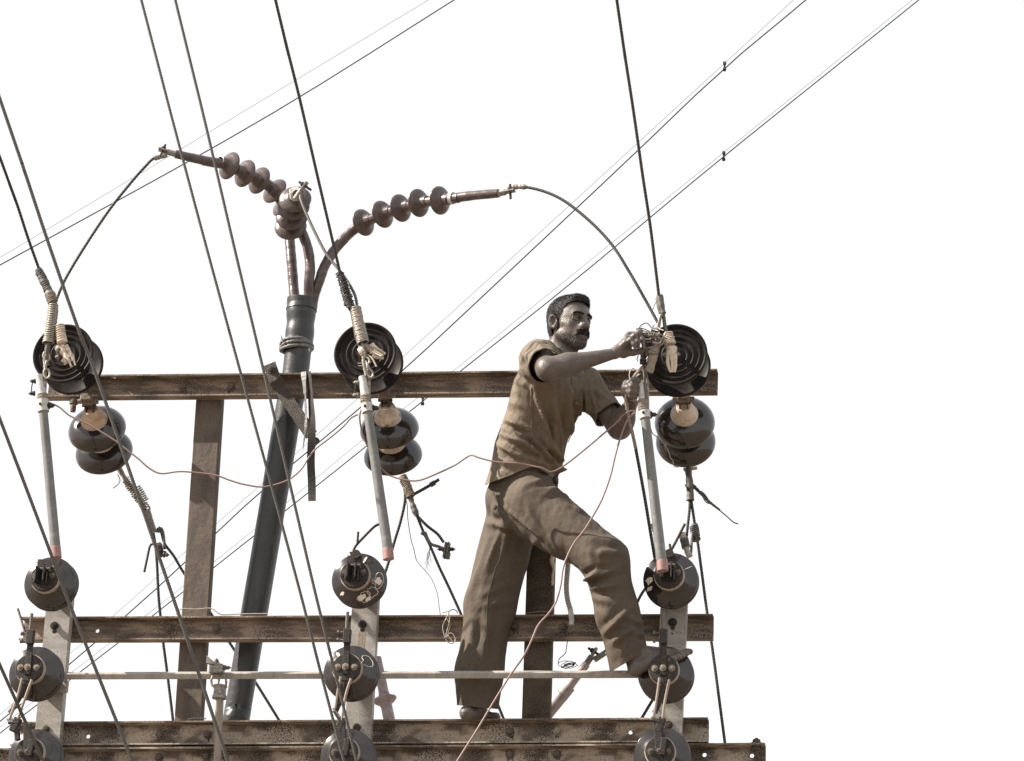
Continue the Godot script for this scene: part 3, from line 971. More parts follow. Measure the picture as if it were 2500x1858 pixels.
func insulators():
	# front strings of two black discs facing the viewer
	var fs := disc_string_front()
	var spots := [[154.5, 864], [892, 861], [1648, 866]]
	var lab := ["left pair of black ribbed discs in front of the top crossarm's end", "middle pair of black ribbed discs in front of the top crossarm", "right pair of black ribbed discs by the man's hands"]
	for i in 3:
		var o := fs if i == 0 else copy(fs)
		place(o, "strain_insulator", lab[i], "insulator", "black ribbed strain insulators on the top crossarm", at(spots[i][0], spots[i][1], .36), U * 1.05, Vector3.UP * 1.05, N * 1.05)
	# back strings hanging below the top crossarm
	var bs := disc_string_back()
	var d1 := [Vector2(651, 545), Vector2(963, 538), Vector2(0, 0)]
	var top: Array[Vector2] = [sp(4, 653, 548), sp(5, 966, 545), Vector2(1671.7, 1032)]
	var low: Array[Vector2] = [sp(4, 700, 698), sp(5, 990, 722), Vector2(1674, 1078)]
	lab = ["left brown domed insulator pair with a rust-streaked cream cap, under the top crossarm", "middle brown domed insulator pair with a scorched cream cap, behind the grey fuse tube", "right brown domed insulator pair with a clean cream cap, under the crossarm's right end"]
	for i in 3:
		var o := bs if i == 0 else copy(bs)
		var p := at(top[i].x, top[i].y, -.10)
		# the second disc is a fixed 0.15 m further along: find the depth that puts it there
		var best := 9.0
		var q := p
		for k in 60:
			var c := at(low[i].x, low[i].y, -.10 - .004 * k)
			var e := absf(c.distance_to(p) - .15)
			if e < best:
				best = e
				q = c
		var z := (q - p).normalized()
		var x := (U - z * U.dot(z)).normalized()
		place(o, "line_insulator", lab[i], "insulator", "brown domed line insulators under the top crossarm", p, x, z.cross(x), z)
		(o.get_node("cap") as MeshInstance3D).material_override = [M.cream_rust, M.cream_scorched, M.cream][i]
	# post insulators in three columns
	var protos := [post(1), post(2), post(3)]
	var g := [[[122, 1423], [875, 1415], [1637.5, 1415]], [[85.5, 1643], [855.6, 1642], [1625, 1645]], [[85, 1846], [848.7, 1845.5], [1616, 1844]]]
	var who := ["left", "middle", "right"]
	for k in 3:
		for i in 3:
			var o: Node3D = protos[k] if i == 0 else copy(protos[k])
			var l: String = ["top post insulator with a black jaw contact, on the %s strap", "second post insulator with three bolts and an upright rod, on the %s strap", "lowest post insulator, cut by the picture's bottom, on the %s strap"][k] % who[i]
			if k == 0 and i == 1: l = "top post insulator with chipped white glaze patches, on the middle strap"
			if k == 1 and i == 1: l = "second post insulator on the middle strap, a pale chipped outline beside its cap"
			if k == 1 and i == 2: l = "post insulator under the man's forward foot, on the right strap"
			place(o, "post_insulator", l, "insulator", "brown post insulators on the pale straps", at(g[k][i][0], g[k][i][1], .25), U, Vector3.UP, N)
			org[o] = Vector3.ZERO
			if k == 0 and i == 1:
				chip(o, -.12, .074, .098, .17, 5)
				chip(o, -1.28, .072, .094, .19, 8)
				chip(o, -1.05, .090, .104, .12, 19)
				chip(o, -2.35, .078, .098, .09, 12)
				chip(o, 1.25, .066, .1, .05, 14)
				chip(o, -.12, .068, .106, .33, 6, true)
				chip(o, -.72, .066, .104, .25, 16, true)
				chip(o, -1.2, .066, .104, .3, 9, true)
			if k == 0 and i == 2:
				chip(o, 3.25, .07, .1, .17, 31)
				chip(o, 3.6, .08, .106, .08, 32)
				chip(o, .55, .068, .104, .02, 33)
			if k == 1 and i == 1:
				chip(o, .52, .064, .104, .34, 41, true)
				chip(o, 1.75, .07, .1, .08, 42)
				chip(o, 2.2, .07, .1, .06, 43)
	# tab with a hole standing up on the left one, and stub rods on the others
	var tops := ["bent black rod rising from the middle top post insulator", "straight black rod slanting up from the right top post insulator"]
	for i in 2:
		var t := thing("contact_rod", tops[i], "rod", at(869 + i * 760, 1385, .34))
		if i == 0:
			part_tube(t, "rod", run(8, [725, 275, 722, 245, 740, 205, 800, 140, 860, 80, 895, 60], .33, .30), .0055, M.iron)
			part_tube(t, "stub", run(8, [750, 195, 756, 112], .33, .33), .005, M.iron)
			part_tube(t, "stub", run(8, [735, 310, 704, 248], .34, .34), .0052, M.iron)
		else:
			part_tube(t, "rod", run(9, [1180, 270, 1200, 245, 1225, 205, 1300, 58], .33, .30), .0058, M.iron)
			part_tube(t, "stub", run(9, [1204, 240, 1198, 193], .33, .33), .005, M.iron)
			part_tube(t, "stub", run(9, [1090, 110, 1078, 58], .33, .33), .005, M.iron)
		var mb := MB.new()
		lathe(mb, [Vector2(0, -.012), Vector2(.018, -.012), Vector2(.018, .012), Vector2(0, .012)], sat(8, 745, 265, .34) if i == 0 else sat(9, 1197, 260, .34), N, 16)
		put("boss", mb, M.iron, t)
	var rr := thing("contact_rod", "thin black rod leaning at the left end of the second crossarm", "rod", sat(7, 168, 780, .30))
	part_tube(rr, "rod", run(7, [120, 630, 145, 710, 168, 790], .28, .33), .0048, M.iron)

func bushings():
	# the black cable riser and its three ends
	var t := thing("cable_riser", "thick black cable rising behind the crossarms and splitting into three brown ends", "cable", at(540, 1900, -.12))
	var pts := PackedVector3Array([at(738, 738, -.10), at(733, 790, -.10), at(722, 908, -.10), at(704, 1005, -.11), at(669, 1213, -.13), at(643, 1367, -.145), at(618.5, 1510, -.157), at(577, 1755, -.18), at(551, 1910, -.193)])
	var foot := pts[8] + (pts[8] - pts[7]).normalized() * 3.4
	pts.append(foot)
	part_tube(t, "sheath", pts, .059, M.cable, 0, .1, .05, .012, 9.0, 2, 36, .03)
	part_tube(t, "heat_shrink_sleeve", PackedVector3Array([at(738, 733, -.10), at(736, 750, -.10), at(733, 800, -.10), at(728, 850, -.10)]), .0650, M.cable, 0, .1, .061, .05, 34.0, 1, 36, .006)
	part_tube(t, "sleeve_collar", PackedVector3Array([at(737.5, 738, -.10), at(736, 758, -.10)]), .0635, M.cable, 0, .1, .068, .01, 60.0, 1, 36, .004)
	var rag := MB.new()
	for k in 3:
		var c := PackedVector3Array()
		for i in 26:
			var a := TAU * i / 25.0
			c.append(at(724, 843 + k * 5, -.10) + Vector3(cos(a) * .068, .010 * sin(a + k * 1.1), sin(a) * .068))
		tube(rag, c, .008, 6, 0, .1, -1, .25, 90.0, k)
	tube(rag, run(2, [250, 1195, 243, 1180, 236, 1150], -.03, -.03), .006, 5, 0, .1, .001)
	tube(rag, run(2, [430, 1240, 436, 1262, 430, 1272], -.03, -.03), .008, 5, 0, .1, .004)
	put("cloth_tie", rag, M.tape, t)
	# left end
	var core := PackedVector3Array([at(721, 752, -.10), at(716, 690, -.12), at(712, 640, -.13), at(706, 575, -.16), at(700, 540, -.18)])
	var sheds := [at(557, 403, .20), at(595, 422, .12), at(630, 439, .04), at(668, 464, -.05), at(694, 500, -.13)]
	var ax := []
	for i in 5:
		var d: Vector3 = (sheds[mini(i + 1, 4)] - sheds[maxi(i - 1, 0)]).normalized()
		ax.append(d)
	cable_end(t, core, .0225, sheds, ax, PackedVector3Array([at(495, 392, .26), at(530, 398, .24), at(557, 403, .20), at(595, 422, .12), at(630, 440, .04), at(668, 465, -.05), at(694, 502, -.13), at(702, 545, -.18)]), PackedVector3Array([at(530, 398, .24), at(490, 390, .26), at(428, 376, .30)]), .064, M.shrink)
	lug(t, at(424, 375, .30), at(400, 368, .31) - at(430, 377, .30), Vector3.UP + U * -.7, M.zinc)
	# middle end, towards the viewer
	core = PackedVector3Array([at(750, 752, -.085), at(754, 715, -.07), at(754, 690, -.055), at(757, 650, -.05), at(751, 605, -.06), at(734, 560, -.05), at(722, 530, -.03)])
	sheds = [at(709, 551, .0), at(712, 527, .07), at(716, 503, .14), at(720, 484, .2)]
	ax = []
	for i in 4: ax.append(-(N * .93 + Vector3.UP * .22 + U * .1).normalized())
	cable_end(t, core, .0225, sheds, ax, PackedVector3Array([at(735, 570, -.06), at(710, 555, -.02), at(712, 527, .07), at(716, 503, .14), at(720, 482, .2), at(722, 478, .24)]), PackedVector3Array([at(722, 479, .23), at(723, 476, .27), at(725, 474, .30)]), .071, M.shrink)
	var wt := MB.new()
	lathe(wt, [Vector2(0, 0), Vector2(.025, .0), Vector2(.0245, .04), Vector2(.021, .046), Vector2(0, .046)], at(721.5, 480, .245), (N * .93 + Vector3.UP * .25 + U * .12).normalized(), 24)
	put("white_collar", wt, M.pipe_white, t)
	lug(t, at(728, 477, .3), Vector3(0.5, .75, .3), U * -1.0 + Vector3.UP * .6, M.zinc)
	# right end
	core = PackedVector3Array([at(762, 752, -.10), at(768, 718, -.09), at(779, 688, -.08), at(792, 651, -.08), at(817, 610, -.09), at(850, 573, -.10), at(880, 549, -.10), at(905, 536, -.1)])
	sheds = [at(890, 542, -.08), at(937, 522, .0), at(981, 507, .07), at(1025, 495, .14), at(1077, 489, .21)]
	ax = []
	for i in 5:
		var d: Vector3 = (sheds[maxi(i - 1, 0)] - sheds[mini(i + 1, 4)]).normalized()
		ax.append(d)
	cable_end(t, core, .0225, sheds, ax, PackedVector3Array([at(870, 553, -.11), at(890, 543, -.08), at(937, 523, .0), at(981, 508, .07), at(1025, 496, .14), at(1077, 488, .21), at(1120, 483, .25)]), PackedVector3Array([at(1092, 486, .225), at(1150, 478, .27), at(1217, 472, .31)]), .062, M.shrink)
	var rb := MB.new()
	lathe(rb, [Vector2(.0, -.009), Vector2(.0265, -.009), Vector2(.0265, .009), Vector2(0, .009)], at(1103, 484, .235), at(1150, 478, .27) - at(1100, 484, .23), 24)
	put("white_ring", rb, M.pipe_white, t)
	lug(t, at(1219, 472, .31), at(1240, 467, .32) - at(1215, 472, .31), Vector3.UP, M.zinc)
	# two other cable ends seen low behind the bars
	var q := thing("cable_end", "pale pink cable end with one flared skirt, low behind the middle strap", "cable end", sat(8, 900, 1100, -.25))
	var mb := MB.new()
	var A := sat(8, 880, 960, -.28)
	var B := sat(8, 970, 1400, -.25)
	part_tube(q, "tube", PackedVector3Array([A, A.lerp(B, .33), A.lerp(B, .6)]), .0205, M.shrink_pink, 0, .1, .022, .02, 50, 3, 20)
	part_tube(q, "tube", PackedVector3Array([A.lerp(B, .55), A.lerp(B, .8), B, B + (B - A) * 1.5]), .024, M.shrink_pink, 0, .1, .027, .02, 50, 4, 20)
	lathe(mb, shed_profile(.051, .022), sat(8, 937, 1250, -.26), (A - B).normalized(), 36, 60.0)
	put("skirt", mb, M.shrink_pink, q)
	q = thing("cable_end", "pale pink cable end slanting up to a bolted lug, behind the right column", "cable end", sat(9, 380, 1330, -.3))
	A = sat(9, 360, 1350, -.3)
	B = sat(9, 525, 1150, -.3)
	part_tube(q, "tube", PackedVector3Array([A + (A - B) * 3.0, A, B]), .029, M.shrink_pink, 0, .1, .027, .02, 50, 3, 20)
	part_tube(q, "tube", run(9, [515, 1160, 570, 1085, 640, 1000], -.3, -.3), .021, M.shrink_pink, 0, .1, .017, .03, 50, 4, 18)
	lug(q, sat(9, 648, 985, -.3), sat(9, 680, 940, -.3) - sat(9, 640, 1000, -.3), Vector3.UP - U * .3, M.zinc)
	part_tube(q, "jumper", run(9, [680, 965, 730, 935, 790, 890, 830, 820], -.3, -.3), .0065, M.alu, 6)
	part_tube(q, "ferrule", run(9, [690, 975, 765, 925], -.295, -.295), .012, M.zinc)

func fuses():
	var l := ["left grey fuse tube hanging from the left black discs to a pink end cap", "middle grey fuse tube, hanging in front of the brown insulator pair", "right grey fuse tube, hanging beside the man's hand down to the right post insulator"]
	var up := [[4, 262, 182, 284, 312], [5, 785, 192, 806, 322], [3, 1337, 1035, 1362, 1200]]
	var wr := [[4, 284, 310, 288, 350], [5, 803, 318, 812, 378], [3, 1354, 1200, 1364, 1290]]
	var cl := [[4, 287, 350, 292, 428], [5, 812, 376, 822, 432], [3, 1372, 1298, 1382, 1365]]
	var tb := [[4, 291, 425, 373, 1342], [5, 821, 430, 955, 1352], [6, 1310, 58, 1418, 1014]]
	var tp := [[4, 372, 1336, 378, 1410], [5, 953, 1346, 960, 1420], [9, 1147, 302, 1151, 374]]
	for i in 3:
		var W := .46
		var e := .43
		var t := thing("fuse_tube", l[i], "fuse", sat(tb[i][0], tb[i][1], tb[i][2], W), "grey fuse tubes hanging in front of the structure")
		var g := func(a: Array, w0: float, w1: float) -> PackedVector3Array: return PackedVector3Array([sat(a[0], a[1], a[2], w0), sat(a[0], (a[1] + a[3]) * .5, (a[2] + a[4]) * .5, (w0 + w1) * .5), sat(a[0], a[3], a[4], w1)])
		part_tube(t, "upper_sleeve", g.call(up[i], W, W), .0165, M.pipe_white, 0, .1, .0195, 0, 0, 0, 20)
		part_tube(t, "barrel", g.call(tb[i], W, e), .0185, M.pipe, 0, .1, .0212, 0, 0, 0, 24)
		part_tube(t, "end_cap", g.call(tp[i], e, e), .0222, M.pink_cap, 0, .1, .0226, .01, 50, 0, 24)
		part_tube(t, "neck", g.call(wr[i], W, W), .0185, M.pipe_white, 0, .1, -1, 0, 0, 0, 16)
		part_coil(t, g.call(wr[i], W, W), .021, .0028, 9, M.rope)
		part_tube(t, "clamp_collar", g.call(cl[i], W, W), .0245, M.pipe_white, 0, .1, .0245, 0, 0, 0, 24)
		var c := sat(cl[i][0], (cl[i][1] + cl[i][3]) * .5, (cl[i][2] + cl[i][4]) * .5, W)
		var mb := MB.new()
		hexbolt(mb, c + N * .024 - U * .004, N, .006, .008, 0)
		put("collar_screw", mb, M.iron, t)
		mb = MB.new()
		hexbolt(mb, c + U * .024, U, .010, .02)
		put("side_bolt", mb, M.iron, t)
		var bl := sat(up[i][0], up[i][1], up[i][2], W).lerp(sat(up[i][0], up[i][3], up[i][4], W), .3)
		for k in 2:
			mb = MB.new()
			hexbolt(mb, bl - U * .018 + Vector3.DOWN * .055 * k, -U, .008, .02)
			put("terminal_bolt", mb, M.zinc if i > 0 else M.iron, t)
		part_tube(t, "terminal_strip", PackedVector3Array([bl + Vector3.UP * .10 + U * .006 - N * .01, bl + Vector3.UP * .02 + U * .022, bl - Vector3.UP * .1 + U * .028]), .007, M.zinc)
		part_tube(t, "link_wire", PackedVector3Array([bl - U * .03, bl - U * .034 + Vector3.DOWN * .028, bl - U * .03 + Vector3.DOWN * .056]), .0025, M.iron)

func strain_clamp(label: String, s: int, wrap: Array, body: Array, legs: Array, W: float):
	var t := thing("strain_clamp", label, "clamp", sat(s, body[0], body[1], W), "cream wrapped clamps at the centres of the black discs")
	part_tube(t, "wrapped_neck", run(s, wrap, W, W), .017, M.cream, 0, .1, .021, .12, 90, 2, 16, .004)
	part_coil(t, run(s, wrap, W, W), .0195, .0024, 8, M.cream, .022)
	part_tube(t, "clamp_body", run(s, body, W - .01, W - .01), .024, M.cream, 0, .1, .021, .16, 60, 4, 16, .006)
	for lg in legs: part_tube(t, "keeper", run(s, lg, W + .012, W), .0105, M.cream, 0, .1, .0045, .16, 110, 1, 12, .004)
	for k in 2:
		var mb := MB.new()
		hexbolt(mb, sat(s, body[0], body[1], W) + U * (.022 - .044 * k) + Vector3.DOWN * .03, U * (1.0 - 2.0 * k), .008, .012)
		put("bolt", mb, M.zinc, t)
	return t

func links(t: Node3D, p: PackedVector3Array):
	for i in p.size() - 1:
		var c := (p[i] + p[i + 1]) * .5
		var d := (p[i + 1] - p[i])
		var L := d.length() * .5
		d = d.normalized()
		var s := U if i % 2 == 0 else N
		var ring := PackedVector3Array()
		for k in 21:
			var a := TAU * k / 20.0
			ring.append(c + d * cos(a) * L * 1.12 + s * sin(a) * .013)
		part_tube(t, "chain_link", ring, .005, M.alu_bright)

func conductors():
	var W := .47
	# left line conductor
	var t := thing("line_conductor", "twisted conductor from the left edge to the left black discs, bound at its end", "conductor", sat(1, 265, 990, W))
	part_tube(t, "stranded_wire", extend(run(1, [0, 235, 60, 400, 120, 565, 190, 780, 265, 990], .9, W), 2.5, 0), .0066, M.alu_dark, 6, .085)
	part_tube(t, "splice", run(1, [258, 985, 285, 1050, 318, 1110, 345, 1180, 358, 1222], W, W), .015, M.alu, 0, .1, .021, .2, 85, 3, 14, .005)
	part_coil(t, run(1, [262, 1000, 300, 1070, 322, 1130], W, W), .017, .0026, 11, M.alu)
	part_coil(t, run(1, [335, 1150, 358, 1210], W, W), .0215, .003, 6, M.rope)
	part_coil(t, run(1, [360, 1222, 352, 1300, 342, 1380, 325, 1480], W, W), .019, .0036, 22, M.alu_bright, .0225)
	part_tube(t, "tail_strands", run(1, [358, 1215, 345, 1350, 322, 1500, 312, 1590, 320, 1640], W, W), .013, M.alu, 6, .1)
	links(t, run(4, [306, 30, 318, 85, 312, 140, 318, 200], W, W))
	strain_clamp("left cream clamp with a taped neck, at the centre of the left black discs", 1, [402, 1358, 408, 1420, 420, 1480], [432, 1530, 470, 1590], [[415, 1500, 450, 1570, 480, 1640], [440, 1500, 480, 1560, 506, 1630], [420, 1590, 440, 1610, 436, 1625]], W)
	# middle line conductor
	t = thing("line_conductor", "twisted conductor from the top edge to the middle black discs, with knotted binding", "conductor", sat(2, 640, 740, W))
	part_tube(t, "stranded_wire", extend(run(12, [598, 0, 620, 92, 650, 212, 684, 360, 712, 480, 740, 600], 1.0, W), 2.5, 0), .0068, M.alu_dark, 6, .085)
	part_tube(t, "splice", run(2, [630, 735, 655, 790, 672, 850, 690, 910, 715, 975], W, W), .011, M.alu_dark, 0, .1, .015, .3, 120, 6, 12, .004)
	part_coil(t, run(2, [628, 730, 655, 800, 672, 860, 700, 950], W, W), .0145, .0024, 20, M.alu_dark, .02, .5)
	part_coil(t, run(2, [740, 968, 752, 1040, 765, 1100, 790, 1205], W, W), .0205, .0034, 28, M.alu_bright, .0235)
	part_tube(t, "tail_strands", run(2, [715, 975, 735, 1080, 752, 1170, 770, 1215], W - .01, W - .01), .012, M.alu, 6, .09)
	part_tube(t, "tail_strands", run(13, [690, 640, 720, 760, 760, 880, 720, 940, 730, 1080, 780, 1300], W, W), .0075, M.alu_bright, 5, .09)
	part_tube(t, "loose_strand", run(13, [780, 660, 900, 760, 1020, 840, 1120, 900], W, W + .02), .005, M.rope)
	part_tube(t, "loose_strand", run(13, [760, 680, 880, 790, 1000, 870, 1090, 910], W, W + .02), .004, M.alu_bright)
	part_tube(t, "clip_pin", run(13, [600, 1050, 690, 1050], W, W), .0022, M.alu_bright)
	part_tube(t, "clip_pin", run(13, [615, 1100, 700, 1100], W, W), .0022, M.alu_bright)
	part_tube(t, "loose_strand", run(13, [810, 880, 900, 950, 985, 1115], W, W + .01), .004, M.alu_bright)
	links(t, run(13, [770, 930, 800, 1060, 830, 1180, 870, 1330], W, W))
	strain_clamp("middle cream clamp spreading to the right across the middle black discs", 13, [650, 850, 690, 830, 740, 800], [860, 720, 940, 790], [[880, 680, 1000, 760, 1160, 860], [900, 880, 1010, 930, 1130, 950], [860, 800, 960, 830, 1080, 880]], W - .01)
	# right line conductor
	t = thing("line_conductor", "twisted conductor from the top edge to the right black discs above the hands", "conductor", sat(3, 1500, 250, W))
	part_tube(t, "stranded_wire", extend(run(12, [1339, 0, 1355, 110, 1375, 240, 1395, 380, 1413, 500, 1432, 655], 1.0, W), 2.5, 0), .0068, M.alu_dark, 6, .085)
	part_tube(t, "splice", run(3, [1508, 262, 1518, 330, 1530, 390, 1540, 425], W, W), .014, M.alu, 0, .1, .013, .12, 70, 6, 12, .005)
	part_tube(t, "splice", run(3, [1492, 280, 1502, 350, 1516, 420], W, W), .010, M.alu, 0, .1, .010, .12, 70, 6, 12, .005)
	part_tube(t, "tail_strands", run(3, [1538, 420, 1548, 480, 1556, 545, 1572, 610], W, W), .0085, M.alu, 6, .08)
	part_tube(t, "binding_tail", run(3, [1490, 250, 1494, 290, 1470, 330, 1440, 400], W, W), .0016, M.alu)
	strain_clamp("right cream clamp with a bulging wrapped neck, at the centre of the right black discs", 3, [1578, 600, 1592, 650, 1602, 700], [1612, 730, 1622, 810], [[1590, 760, 1580, 860, 1604, 950], [1616, 790, 1622, 880, 1618, 950], [1640, 790, 1650, 880, 1640, 950]], W)
	# jumpers from the cable ends
	wire("jumper_wire", run(1, [1110, 222, 1035, 238, 970, 300, 880, 402, 740, 578, 590, 800, 450, 1030, 385, 1175, 362, 1260], .3, W - .02), .0068, M.alu_dark, "curved jumper from the left cable end down to the left black discs", "jumper", "jumpers from the cable ends")
	wire("jumper_wire", run(2, [368, 215, 372, 245, 410, 340, 470, 470, 545, 610, 630, 715, 690, 800, 735, 885, 752, 975], .32, W), .0068, M.alu, "jumper from the front cable end crossing to the middle black discs", "jumper", "jumpers from the cable ends")
	wire("jumper_wire", run(12, [1112, 407, 1140, 406, 1180, 415, 1220, 433, 1262, 464, 1303, 502, 1335, 540, 1362, 583, 1395, 640, 1428, 700], .32, W), .0068, M.alu_dark, "long arching jumper from the right cable end to the right black discs", "jumper", "jumpers from the cable ends")
	var fr := thing("jumper_ferrule", "short ringed sleeve on the right arching jumper beside its lug", "sleeve", sat(2, 1800, 158, .33))
	part_tube(fr, "sleeve", run(2, [1795, 158, 1840, 154, 1885, 156], .325, .335), .0105, M.zinc, 0, .1, -1, .16, 170, 0, 12, .003)
	fr = thing("jumper_ferrule", "short ringed sleeve on the left jumper beside its lug", "sleeve", sat(1, 1070, 228, .3))
	part_tube(fr, "sleeve", run(1, [1120, 215, 1080, 228, 1035, 238], .3, .32), .0105, M.zinc, 0, .1, -1, .16, 170, 0, 12, .003)
	# foreground ropes of wire crossing the whole picture
	var fg := [
		[[0, 242, 58, 412, 116, 587, 189, 797, 229, 900, 330, 1190, 419, 1449, 490, 1658, 556, 1858], .0078, "thick twisted wire slanting from the left edge across the left black discs"],
		[[0, 1024, 50, 1155, 113, 1322, 160, 1449, 240, 1650, 323, 1858], .0074, "twisted wire slanting across the left column of post insulators"],
		[[0, 1625, 50, 1736, 105, 1858], .0072, "short twisted wire cutting the lower left corner of the picture"],
		[[345, 0, 423, 300, 503, 600, 584.6, 900, 660, 1176, 733.5, 1449, 785, 1650, 839.7, 1858], .0062, "left one of two close wires running from the top edge past the black cable"],
		[[428, 0, 501, 300, 571, 600, 641, 895, 705, 1170, 770, 1449, 820, 1650, 870.5, 1858], .0064, "right one of two close wires running from the top edge past the black cable"]]
	for f in fg:
		wire("stay_wire", extend(run(0, f[0], .95, .62), 2.6, 1.4), f[1], M.stay, f[2], "wire", "twisted wires in front of the structure", 6, .075)

func hardware():
	# ties hanging from the brown insulators
	var W := -.32
	var t := thing("line_tie", "wire-bound tie slanting down from the left brown insulator pair to a clamp", "tie", sat(4, 800, 820, W))
	part_tube(t, "rod", run(4, [790, 790, 830, 860, 900, 960, 960, 1060, 1000, 1140, 1030, 1240], W, W - .1), .011, M.alu, 6, .09)
	part_tube(t, "splice", run(4, [800, 810, 835, 868, 860, 905], W, W), .013, M.alu_bright, 0, .1, .011, .15, 90, 1, 10, .006)
	part_coil(t, run(4, [840, 880, 900, 965, 965, 1050, 985, 1090], W, W - .06), .0155, .0032, 17, M.alu_bright, .019, .4)
	part_coil(t, run(4, [925, 930, 985, 1030], W + .01, W), .012, .003, 8, M.alu_bright, .012, .4)
	part_coil(t, run(4, [985, 1095, 1010, 1180, 1030, 1240], W - .06, W - .1), .0165, .0032, 17, M.alu_bright)
	part_tube(t, "loose_end", run(4, [790, 850, 806, 880, 800, 910, 760, 942], W, W), .0022, M.alu_dark)
	part_tube(t, "strand", run(4, [1030, 1235, 1045, 1330, 1055, 1440, 1065, 1650, 1078, 1795, 1098, 1985, 1125, 2190, 1165, 2520, 1180, 2700], W - .1, W - .2), .0068, M.alu_dark, 6)
	part_tube(t, "strand", run(4, [1050, 1235, 1075, 1205, 1090, 1260, 1110, 1320, 1170, 1400, 1235, 1510, 1390, 1740, 1540, 1975, 1720, 2250, 1900, 2540], W - .1, W - .2), .0066, M.alu_dark, 6)
	part_tube(t, "loop", run(4, [1062, 1240, 1082, 1210, 1098, 1250, 1108, 1350], W - .09, W - .09), .007, M.alu, 6)
	part_tube(t, "hook_rod", run(4, [970, 1505, 990, 1410, 1010, 1325, 1035, 1315], W - .08, W - .1), .0055, M.iron)
	var mb := MB.new()
	box(mb, sat(4, 1070, 1345, W - .08), Basis(N, .3) * Basis(U, Vector3.UP, N), Vector3(.03, .045, .03), .004)
	box(mb, sat(4, 1085, 1390, W - .08), Basis(N, .5) * Basis(U, Vector3.UP, N), Vector3(.05, .016, .02), .003)
	put("parallel_clamp", mb, M.iron, t)
	lone_bolt(t, sat(4, 1100, 1390, W - .06), U, .009, .02, M.bolt)
	lone_bolt(t, sat(4, 1070, 1330, W - .06), N, .008, .014, M.bolt)
	t = thing("line_tie", "bound tie under the middle brown insulator pair, forking to a bolted clamp", "tie", sat(5, 1065, 870, W))
	part_tube(t, "wrapped_end", run(5, [1055, 860, 1080, 920, 1105, 985], W, W), .017, M.rope, 0, .1, .019, .14, 110, 2, 14, .004)
	part_coil(t, run(5, [1060, 880, 1085, 930, 1108, 1000], W, W), .019, .0028, 13, M.rope)
	part_tube(t, "wrapped_end", run(5, [1110, 1010, 1125, 1060, 1150, 1125], W, W), .012, M.alu, 0, .1, .013, .2, 90, 3, 12, .004)
	part_tube(t, "stub", run(5, [1120, 988, 1190, 950, 1250, 915, 1300, 882], W, W), .0075, M.alu_dark, 6)
	part_tube(t, "ferrule", run(5, [1240, 922, 1272, 902], W, W), .011, M.alu_dark)
	part_tube(t, "strand", run(5, [1060, 900, 1072, 1010, 1045, 1150, 1000, 1300, 960, 1440, 900, 1620, 850, 1760], W, W - .1), .0068, M.alu_dark, 6)
	part_tube(t, "strand", run(5, [1150, 1125, 1180, 1200, 1205, 1260, 1240, 1330, 1300, 1470, 1385, 1650, 1500, 1912, 1690, 2384, 1760, 2560], W, W - .15), .0066, M.alu_dark, 6)
	part_tube(t, "strand", run(5, [1150, 1125, 1220, 1195, 1290, 1250, 1330, 1305], W, W), .0068, M.alu_dark, 6)
	part_tube(t, "shackle", run(5, [1185, 1255, 1200, 1235, 1225, 1290, 1250, 1320, 1300, 1335, 1330, 1350], W + .01, W + .01), .0085, M.alu, 0, .1, .006, .1, 60)
	mb = MB.new()
	for s in [-1.0, 1.0]: box(mb, sat(5, 1350 + s * 9, 1360, W), Basis(N, -.12) * Basis(U, Vector3.UP, N), Vector3(.010, .07, .03), .003)
	box(mb, sat(5, 1358, 1395, W), Basis(N, -.12) * Basis(U, Vector3.UP, N), Vector3(.02, .03, .02), .003)
	put("bolted_clamp", mb, M.alu, t)
	lone_bolt(t, sat(5, 1365, 1352, W), U, .009, .022, M.iron)
	lone_bolt(t, sat(5, 1328, 1352, W), -U, .008, .02, M.iron)
	for k in 9:
		part_tube(t, "frayed_hair", run(5, [1240, 1330 + k * 3, 1236 + rng.randf_range(-22, 16), 1385 + k * 4, 1232 + rng.randf_range(-40, 22), 1430 + k * 9], W, W), .0007, M.alu_dark, 0, .1, -1, 0, 0, 0, 3)
	t = thing("line_tie", "bound tie under the right brown insulator pair, splitting into two thin cables", "tie", sat(6, 1600, 390, W))
	part_tube(t, "wrapped_end", run(6, [1597, 395, 1603, 450, 1610, 520, 1612, 610], W, W), .0145, M.alu, 0, .1, .017, .1, 80, 2, 14, .004)
	mb = MB.new()
	box(mb, sat(6, 1612, 398, W), Basis(N, .15) * Basis(U, Vector3.UP, N), Vector3(.06, .012, .02), .003)
	put("keeper", mb, M.alu_bright, t)
	for k in 5: part_tube(t, "frayed_end", run(6, [1600, 560, 1592, 535, 1578 + k * 3, 505 + k * 4], W, W + .01 * k), .003, M.alu_dark)
	part_tube(t, "strand", run(6, [1610, 610, 1606, 680, 1595, 780, 1585, 870], W, W), .0066, M.alu_dark, 6)
	part_tube(t, "strand", run(6, [1618, 610, 1630, 690, 1645, 790, 1660, 880, 1690, 1100, 1725, 1365, 1765, 1640, 1800, 1900, 1845, 2240, 1870, 2420], W, W - .1), .0068, M.alu_dark, 6)
	part_tube(t, "splice", run(6, [1640, 770, 1648, 820, 1655, 880], W, W), .016, M.alu, 0, .1, .015, .14, 90, 5, 12, .004)
	part_coil(t, run(6, [1636, 780, 1652, 880], W, W), .018, .0024, 9, M.alu_dark)
	part_tube(t, "stub", run(6, [1630, 510, 1680, 560, 1740, 620, 1810, 675], W, W), .0085, M.alu_dark, 6, .1, .005)
	part_tube(t, "loose_strand", run(6, [1690, 575, 1720, 625, 1760, 635, 1810, 678, 1860, 720, 1905, 760, 1935, 768], W, W), .0028, M.alu_dark)
	part_tube(t, "loose_strand", run(6, [1660, 540, 1700, 560, 1730, 600], W, W), .0028, M.alu_dark)
